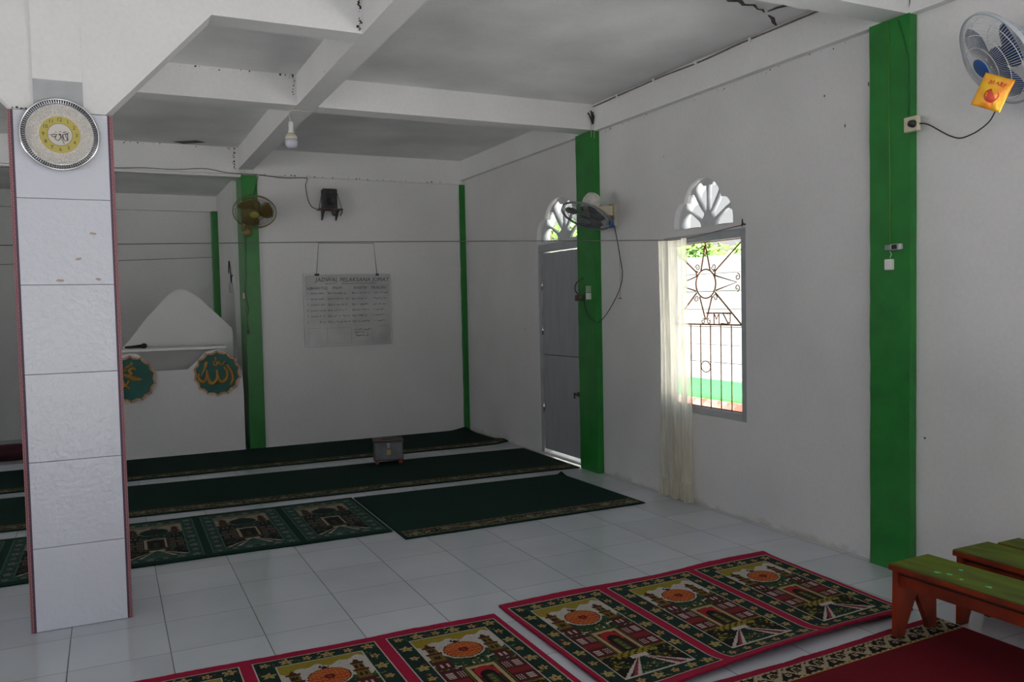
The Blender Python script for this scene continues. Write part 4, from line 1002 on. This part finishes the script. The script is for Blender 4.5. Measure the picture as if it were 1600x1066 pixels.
# ------------------------------------------------------------------ pulpit
pu = thing('pulpit', 'white pulpit with scalloped front and peaked back panel in the recess', 'pulpit', (.6, 9.28, 0.0)); o = Vector(pu.location)
F1 = [(-.068, .0005), (-.068, .79), (-.05, .889), (.063, 1.008), (.12, 1.055), (.19, 1.072), (.256, 1.065), (.32, 1.002), (.422, .882), (.729, .882), (.823, .97), (.91, 1.056), (.96, 1.07), (1.02, 1.078), (1.067, 1.070), (1.137, 1.008), (1.22, .92), (1.262, .82), (1.2695, .60), (1.2695, .0005)]
curve_plate('front_wall', [[(x - o.x, z) for x, z in F1]], 'y', YB - .004 - o.y, YB + .06 - o.y, WHITEB, pu)
F2 = [(.10, .061), (.10, 1.08), (.201, 1.194), (.358, 1.404), (.559, 1.632), (.60, 1.668), (.65, 1.695), (.715, 1.706), (.78, 1.694), (.83, 1.668), (.869, 1.635), (1.009, 1.495), (1.205, 1.290), (1.215, 1.25), (1.215, .061)]
curve_plate('back_panel', [[(x - o.x, z) for x, z in F2]], 'y', 9.42 - o.y, 9.47 - o.y, WHITE2, pu)
MB().bbox(.03, 1.103, YB - .042, 9.40, 1.085, 1.110, .002).build('shelf', mat('grey_white_paint', (.82, .82, .82), .5), pu, origin=o)
struct_side = MB().box(-.06, -.02, YB + .062, 9.41, .061, .88); struct_side.build('side_wall', WHITE2, pu, origin=o)
mic = thing('microphone', 'black microphone lying on the pulpit shelf', 'microphone', (.28, 9.2, 1.111)); o = Vector(mic.location)
MB().tube([(.15, 9.22, 1.129), (.20, 9.215, 1.13), (.30, 9.20, 1.136)], [.010, .013, .018], 12).build('handle', BLACK, mic, origin=o)
MB().tube([(.301, 9.20, 1.137), (.315, 9.197, 1.1385), (.335, 9.195, 1.1385), (.352, 9.193, 1.138)], [.021, .027, .027, .015], 14).build('grille', mat('dark_mesh', (.04, .04, .045), .5, metal=.5), mic, origin=o)
# medallions
COP = mat('gilt_copper_edge', (.36, .16, .08), .32, metal=.5, nscale=50, namt=.4, color2=(.70, .45, .25), bump=.5, bscale=80)
TEAL = mat('dark_teal_panel', (.008, .115, .095), .5, nscale=10, namt=.2); GOLD = mat('ochre_gold_relief', (.46, .23, .03), .45, nscale=25, namt=.3, bump=.3)
def medallion(cx, cz, R, strokes, label):
    t = thing('medallion', label, 'medallion', (cx, YB - .006, cz), group='scalloped medallions on the pulpit front'); o = Vector(t.location)
    n = 14
    def outline(R0, dep): 
        P = []
        for i in range(n * 8):
            a = 2 * PI * i / (n * 8) + PI / 2; k = abs(math.sin(n * (a - PI / 2) / 2)); P.append((cx + (R0 - dep * k) * math.cos(a), cz + (R0 - dep * k) * math.sin(a)))
        return P
    curve_plate('edge', [[(x - o.x, z - o.z) for x, z in outline(R, .020)], [(x - o.x, z - o.z) for x, z in outline(R - .020, .019)]], 'y', -.022, -.001, COP, t)
    curve_plate('panel', [[(x - o.x, z - o.z) for x, z in outline(R - .018, .020)]], 'y', -.012, -.002, TEAL, t)
    g_ = MB()
    for L, w in strokes:
        pts = smooth_path([(a, YB - .020, b) for a, b in L], 5); N = len(pts)
        g_.tube(pts, [max(.004, 1.3 * w * (.55 + .45 * math.sin(PI * min(1, max(0, (i + .6) / N)))) ) for i in range(N)], 8)
    g_.build('calligraphy', GOLD, t, origin=o); return t
AL_ = [([(1.109, .915), (1.150, .84), (1.164, .765), (1.133, .697)], .013), ([(1.078, .898), (1.107, .835), (1.098, .769), (1.051, .734), (1.022, .775), (1.007, .865)], .014),
       ([(1.007, .865), (1.009, .783), (.977, .730), (.938, .730), (.914, .80), (.909, .87)], .014), ([(.909, .868), (.905, .785), (.866, .746), (.825, .79), (.835, .84)], .013),
       ([(.848, .80), (.872, .85), (.905, .915), (.912, .945), (.893, .935), (.885, .88)], .008), ([(.976, .958), (.983, .918), (1.008, .918), (1.024, .951), (1.04, .918), (1.066, .922), (1.093, .955)], .009), ([(.995, 1.003), (1.001, .940)], .008)]
medallion(1.010, .826, .240, AL_, 'green and gold medallion on the pulpit front beside the green pillar')
MU_ = [([(.238, .905), (.215, .925), (.180, .898), (.205, .864), (.170, .842), (.215, .830), (.29, .804)], .012), ([(.29, .804), (.215, .81), (.165, .845), (.10, .86), (.02, .80)], .012), ([(.215, .965), (.172, .945), (.11, .908)], .008),
       ([(.09, .855), (.125, .775), (.18, .716)], .011), ([(.175, .80), (.141, .754), (.05, .72), (-.0, .76)], .011), ([(.20, .985), (.205, .955)], .007), ([(.16, .91), (.09, .875), (.05, .84)], .008)]
medallion(.188, .812, .240, MU_, 'green and gold medallion on the pulpit front, half hidden behind the tiled column')
# bundle in the recess
bd = MB(); R = random.Random(2)
vs = []; fs = []; nu, nv = 20, 10
for i in range(nu):
    u = i / (nu - 1); x = -1.5 + .78 * u
    for j in range(nv):
        a = 2 * PI * j / nv; rr_ = .085 * (1 - abs(2 * u - 1) ** 6 * .5) * (1 + .12 * math.sin(5 * u + 2 * a) + R.uniform(-.04, .04))
        vs.append((x, 9.42 + rr_ * 1.25 * math.cos(a), .061 + .078 + max(-.077, rr_ * math.sin(a))))
for i in range(nu - 1):
    for j in range(nv): fs.append((i * nv + j, i * nv + (j + 1) % nv, (i + 1) * nv + (j + 1) % nv, (i + 1) * nv + j))
fs += [list(range(nv))[::-1], [(nu - 1) * nv + j for j in range(nv)]]
tag(bd.add(vs, fs, 0, True).build('rolled_rug', mat('maroon_cloth', (.055, .010, .018), .9, nscale=8, namt=.4)), 'dark maroon rolled rug on the recess floor, left of the tiled column', 'rug')

# ------------------------------------------------------------------ donation box
dbx = thing('donation_box', 'grey wooden donation box with brass padlock standing on the green carpet', 'box', (2.35, 7.60, .0095), (0, 0, math.radians(-14)))
BXG = mat('worn_grey_paint', (.14, .15, .165), .5, nscale=10, namt=.35, bump=.2, bscale=40); BXD = mat('dark_red_brown_trim', (.045, .022, .018), .5, nscale=20, namt=.3)
MB().bbox(-.13, .13, -.11, .11, .045, .205, .003).build('body', BXG, dbx)
m = MB(); m.bbox(-.142, .142, -.122, .122, .206, .222, .004); m.bbox(-.05, .05, -.02, .02, .2225, .228, .002); m.build('lid', BXD, dbx)
m = MB(); m.bbox(-.136, .136, -.116, .116, .036, .0449, .003)
for sx in (-1, 1): m.bbox(sx * .131 - .004, sx * .131 + .004, -.112, -.104, .046, .204, .001)
m.build('base_trim', BXD, dbx)
for sx in (-.11, .11):
    for sy in (-.09, .09):
        MB().lathe([(.0, .0), (.016, .001), (.021, .012), (.016, .024), (.011, .028), (.02, .0355)], 16, M=Matrix.Translation((sx, sy, 0))).build('foot', mat('red_knob', (.22, .03, .02), .35), dbx)
MB().bbox(-.014, .014, -.1145, -.1105, .14, .205, .001).tube([(-.01, -.118, .135), (-.01, -.118, .158), (0, -.118, .168), (.01, -.118, .158), (.01, -.118, .135)], .0028, 8).build('hasp', CHROME, dbx)
MB().bbox(-.019, .019, -.127, -.1146, .09, .134, .003).build('padlock', mat('brass', (.50, .36, .14), .3, metal=.9), dbx)

# ------------------------------------------------------------------ curtain
def curtain():
    t = thing('curtain', 'sheer cream curtain gathered at the left of the barred window', 'curtain', (3.75, 5.02, .012)); o = Vector(t.location)
    m = bpy.data.materials.new('sheer_cream_fabric'); m.use_nodes = True; nt = m.node_tree; N = nt.nodes; L = nt.links
    for n_ in list(N): N.remove(n_)
    out = N.new('ShaderNodeOutputMaterial'); tr = N.new('ShaderNodeBsdfTranslucent'); df = N.new('ShaderNodeBsdfDiffuse'); tp = N.new('ShaderNodeBsdfTransparent')
    tr.inputs['Color'].default_value = (.93, .90, .80, 1); df.inputs['Color'].default_value = (.72, .68, .56, 1)
    a = N.new('ShaderNodeMixShader'); b = N.new('ShaderNodeMixShader'); a.inputs[0].default_value = .22
    L.new(tr.outputs[0], a.inputs[1]); L.new(df.outputs[0], a.inputs[2])
    n = N.new('ShaderNodeTexNoise'); n.inputs['Scale'].default_value = 25; tc = N.new('ShaderNodeTexCoord'); mp = N.new('ShaderNodeMapping'); mp.inputs['Scale'].default_value = (1, 1, .12)
    L.new(tc.outputs['Object'], mp.inputs[0]); L.new(mp.outputs[0], n.inputs['Vector'])
    mr = N.new('ShaderNodeMapRange'); mr.inputs['From Min'].default_value = .3; mr.inputs['From Max'].default_value = .7; mr.inputs['To Min'].default_value = .50; mr.inputs['To Max'].default_value = .16
    L.new(n.outputs['Fac'], mr.inputs['Value']); L.new(mr.outputs[0], b.inputs[0]); L.new(a.outputs[0], b.inputs[1]); L.new(tp.outputs[0], b.inputs[2]); L.new(b.outputs[0], out.inputs[0])
    rr = random.Random(9); ph = [rr.uniform(0, 6) for _ in range(5)]
    def sheet(z0, z1, nz, flare, name, par):
        vs = []; fs = []; nu = 120
        for i in range(nz + 1):
            z = z1 + (z0 - z1) * i / nz; tt = (1.93 - z) / 1.92
            yl = 5.205 - .03 * math.sin(tt * 3) + flare * .01 * i / nz; yr = 4.845 + .02 * math.sin(tt * 5 + 1) - flare * .012 * i / nz
            yr += .0 if tt > .5 else .0
            for j in range(nu + 1):
                u = j / nu; amp = .022 * (.55 + .6 * tt)
                x = 3.765 + amp * (math.sin(u * 2 * PI * 6 + ph[0] + .7 * tt) * .7 + math.sin(u * 2 * PI * 2.6 + ph[1] + tt) * .6) + flare * .012 * math.sin(u * 90)
                x += -.02 * (1 - min(1, tt * 14)) * 0
                vs.append((min(x, 3.832), yl + (yr - yl) * u + .01 * math.sin(u * 2 * PI * 6 + ph[2]), z))
        for i in range(nz):
            for j in range(nu): fs.append((i * (nu + 1) + j, i * (nu + 1) + j + 1, (i + 1) * (nu + 1) + j + 1, (i + 1) * (nu + 1) + j))
        MB().add(vs, fs, 0, True).build(name, m, par, origin=o)
    sheet(.15, 1.935, 40, 0, 'fabric', t); sheet(.014, .15, 8, 1, 'frill', t)
    return t
curtain()

# peeled plaster on the ceiling
def flake(pts, label):
    m = MB(); m.prism(pts, 'z', ZC - .004, ZC - .0005)
    return tag(m.build('ceiling_damage', mat('exposed_dark_concrete', (.07, .06, .055), .9)), label, 'crack', kind='structure')
def strip(P, w): # narrow crack following a polyline
    L = []; Rr = []; rr = random.Random(len(P))
    for i, p in enumerate(P):
        a = Vector(P[max(i - 1, 0)]); b = Vector(P[min(i + 1, len(P) - 1)]); t = (b - a).normalized(); n = Vector((-t.y, t.x)); q = w * (.25 if i in (0, len(P) - 1) else rr.uniform(.6, 1.3))
        L.append((p[0] + n.x * q, p[1] + n.y * q)); Rr.append((p[0] - n.x * q, p[1] - n.y * q))
    return L + Rr[::-1]
flake(strip([(3.16, 3.72), (3.22, 3.75), (3.28, 3.73), (3.34, 3.77), (3.40, 3.75), (3.46, 3.79)], .012), 'thin dark crack in the ceiling by the near beam')
flake(strip([(3.60, 3.64), (3.575, 3.69), (3.555, 3.73), (3.548, 3.80)], .017), 'short dark crack in the ceiling running off the long crack')
flake(strip([(3.46, 3.795), (3.50, 3.79), (3.54, 3.82)], .010), 'tiny dark crack in the ceiling between the other cracks')
flake(strip([(3.60, 3.85), (3.66, 3.88), (3.72, 3.935), (3.775, 3.97)], .016), 'long narrow crack in the ceiling closest to the right wall')
flake([(.66, 9.0), (.86, 8.86), (.95, 8.93), (.90, 8.97), (.76, 9.08)], 'dark patch in the ceiling above the recess opening')
# cable tacked along the joint between ceiling and right wall
cc_ = thing('ceiling_cable', 'thin grey cable tacked along the joint of ceiling and right wall', 'cable', (XW - .06, 4.7, 3.14)); o = Vector(cc_.location)
MB().tube([(XW - .057 - .004 * math.sin(y * 9), y, 3.152 + .004 * math.sin(y * 5)) for y in np.linspace(3.22, 6.14, 40)], .006, 6).build('cord', mat('dusty_brown_cable', (.20, .17, .15), .8, nscale=40, namt=.4), cc_, origin=o)
for y in (3.6, 4.2, 4.75, 5.25, 5.75): MB().bbox(XW - .068, XW - .0505, y, y + .02, 3.14, 3.165, .002).build('clip', WPLAST, cc_, origin=o)
MOULD = mat('black_mould', (.035, .03, .022), .95)
def specks(pts, n, seed, nrm, par, spread=.012, smin=.002, smax=.008):
    R = random.Random(seed); m = MB(); P = [Vector(p) for p in pts]; nv = Vector(nrm); t1 = nv.orthogonal().normalized(); t2 = nv.cross(t1)
    for _ in range(n):
        k = R.random() ** 1.4 * (len(P) - 1); i = min(int(k), len(P) - 2); c = P[i].lerp(P[i + 1], k - i) + t1 * R.uniform(-spread, spread) + t2 * R.uniform(-spread, spread)
        q = R.uniform(smin, smax); ring = [c + (t1 * math.cos(a) * R.uniform(.5, 1.3) + t2 * math.sin(a) * R.uniform(.5, 1.3)) * q for a in np.linspace(0, 2 * PI, 7)[:-1]]
        m.add([v + nv * .0002 for v in ring] + [v + nv * .0012 for v in ring], [tuple(range(6))[::-1], tuple(range(6, 12))] + [(j, (j + 1) % 6, 6 + (j + 1) % 6, 6 + j) for j in range(6)])
    o2 = m.build('mould_specks', MOULD); tag(o2, par, 'mould', kind='stuff'); return o2
specks([(1.275, 4.4199, 2.965), (1.277, 4.4199, 3.16)], 34, 1, (0, -1, 0), 'black mould specks down the right end of the haunched beam')
specks([(1.27, 6.1499, 3.0), (1.27, 6.1499, 3.155), (1.15, 6.1499, 3.16), (.5, 6.1499, 3.16)], 30, 2, (0, -1, 0), 'black mould specks on the cross beam above the bulb')
specks([(1.46, YB - .0355, 2.905), (3.75, YB - .0355, 2.905)], 40, 3, (0, -1, 0), 'black mould specks along the beam over the whiteboard wall', .006)
specks([(1.25, YB - .0355, 2.95), (1.25, YB - .0355, 3.15), (.2, YB - .0355, 3.16)], 40, 4, (0, -1, 0), 'black mould specks on the beam above the recess', .01)
specks([(-.28, 4.4249, 2.425), (-.35, 4.4249, 2.427)], 14, 5, (0, -1, 0), 'dark mould specks at the upper left corner of the tiled column', .004, .002, .005)
specks([(XW - .0002, 6.05, 2.93), (XW - .0002, 3.4, 2.93)], 26, 6, (-1, 0, 0), 'dark specks under the ledge beam on the right wall', .012, .002, .006)
# grey undercoat patch and smudges on the column
MB().box(-.2655, -.0615, 4.4088, 4.4099, 2.421, 2.56).build('undercoat_patch', mat('grey_undercoat', (.42, .43, .45), .6, nscale=9, namt=.2))
tag(bpy.data.objects['undercoat_patch'], 'grey undercoat patch above the wall clock', 'paint', kind='structure')
SM = mat('beige_smudge', (.42, .33, .27), .7)
for i, (x, z, w_, a) in enumerate(((-.045, 1.86, .016, -.2), (-.11, 1.74, .014, .2), (-.19, 1.64, .018, -.1), (-.03, 1.645, .012, -.3))):
    c, s_ = math.cos(a), math.sin(a); q = [(-w_, -.004), (-w_ * .6, .005), (w_ * .8, .006), (w_, -.002), (w_ * .3, -.006)]
    tag(MB().prism([(x + u * c - v * s_, z + u * s_ + v * c) for u, v in q], 'y', 4.4190, 4.4198).build('smudge', SM), 'small beige smudge on the glossy front of the tiled column', 'smudge', group='smudges on the tiled column', kind='structure')
# chipped paint marks on the right wall
def chip(y, z, s, lab):
    R = random.Random(y * 10); P = [(y + s * R.uniform(.3, 1) * math.cos(a) * .5, z + s * R.uniform(.4, 1) * math.sin(a)) for a in np.linspace(0, 2 * PI, 8)[:-1]]
    return tag(MB().prism(P, 'x', XW - .0012, XW - .0002).build('paint_chip', mat('chipped_green_grey', (.10, .13, .08), .9)), lab, 'mark', kind='structure')
chip(3.335, 2.66, .022, 'chipped mark beside the nearest pillar'); chip(3.65, 2.67, .014, 'small chipped mark high on the right wall'); chip(3.50, 2.466, .013, 'nail mark high on the right wall'); chip(5.227, 2.578, .009, 'nail mark above the barred window')

# ------------------------------------------------------------------ camera
f_, yaw, pitch, roll = 1303.88317, .450993299, -.044863817, -.020451611
cy_, sy_, cp, sp_ = math.cos(yaw), math.sin(yaw), math.cos(pitch), math.sin(pitch)
fwd = Vector((sy_ * cp, cy_ * cp, sp_)); right = Vector((cy_, -sy_, 0)); up = right.cross(fwd)
r2 = right * math.cos(roll) + up * math.sin(roll); u2 = -right * math.sin(roll) + up * math.cos(roll)
cam = bpy.data.cameras.new('camera'); co = bpy.data.objects.new('camera', cam); COL.objects.link(co)
M = Matrix((r2, u2, -fwd)).transposed().to_4x4(); M.translation = (0, 0, 1.48979); co.matrix_world = M
cam.sensor_width = 36; cam.lens = f_ / 1600 * 36; cam.clip_start = .02; cam.clip_end = 200
S.camera = co

# ------------------------------------------------------------------ light
w = bpy.data.worlds.new('sky'); S.world = w; w.use_nodes = True; nt = w.node_tree
bg = nt.nodes['Background']; bg.inputs['Strength'].default_value = .45
tcw = nt.nodes.new('ShaderNodeTexCoord'); sx = nt.nodes.new('ShaderNodeSeparateXYZ'); nt.links.new(tcw.outputs['Generated'], sx.inputs[0])
rmp = nt.nodes.new('ShaderNodeValToRGB'); rmp.color_ramp.elements[0].position = 0.; rmp.color_ramp.elements[0].color = (1.0, .98, .94, 1)
rmp.color_ramp.elements[1].position = .7; rmp.color_ramp.elements[1].color = (.55, .74, 1.0, 1)
nt.links.new(sx.outputs['Z'], rmp.inputs[0]); nt.links.new(rmp.outputs[0], bg.inputs['Color'])
sun = bpy.data.lights.new('sun', 'SUN'); sun.energy = 15.; sun.angle = .01; sun.color = (1, .965, .915)
so_ = bpy.data.objects.new('sun', sun); COL.objects.link(so_)
d = Vector((.04, .72, -1.15)).normalized(); so_.rotation_euler = d.to_track_quat('-Z', 'Y').to_euler()
def portal(loc, rot, sx_, sy_2):
    l = bpy.data.lights.new('daylight_opening', 'AREA'); l.shape = 'RECTANGLE'; l.size = sx_; l.size_y = sy_2; l.cycles.is_portal = True
    q = bpy.data.objects.new('daylight_opening', l); COL.objects.link(q); q.location = loc; q.rotation_euler = rot
for a in LEFTW: portal((-5.21, (a[0][0] + a[1][0]) / 2, (a[0][1] + a[2][1]) / 2), (PI / 2, 0, -PI / 2), a[1][0] - a[0][0], a[2][1] - a[0][1])
for a in FRONTW: portal(((a[0][0] + a[1][0]) / 2, -2.71, (a[0][1] + a[2][1]) / 2), (PI / 2, 0, 0), a[1][0] - a[0][0], a[2][1] - a[0][1])
portal((4.0, .10, 1.05), (PI / 2, 0, PI / 2), 3.8, 2.1); portal((4.0, 4.805, 1.31), (PI / 2, 0, PI / 2), .94, 1.31)
portal((4.0, 4.78, 2.18), (PI / 2, 0, PI / 2), .65, .36); portal((4.0, 6.87, 2.27), (PI / 2, 0, PI / 2), .9, .42)

S.view_settings.view_transform = 'Standard'; S.view_settings.look = 'None'; S.view_settings.gamma = 1.; S.view_settings.use_curve_mapping = False
S.view_settings.exposure = .78
cy = S.cycles; cy.use_denoising = True; cy.max_bounces = 12; cy.diffuse_bounces = 8; cy.glossy_bounces = 4; cy.transparent_max_bounces = 12
cy.sample_clamp_indirect = 8; cy.caustics_reflective = False; cy.caustics_refractive = False
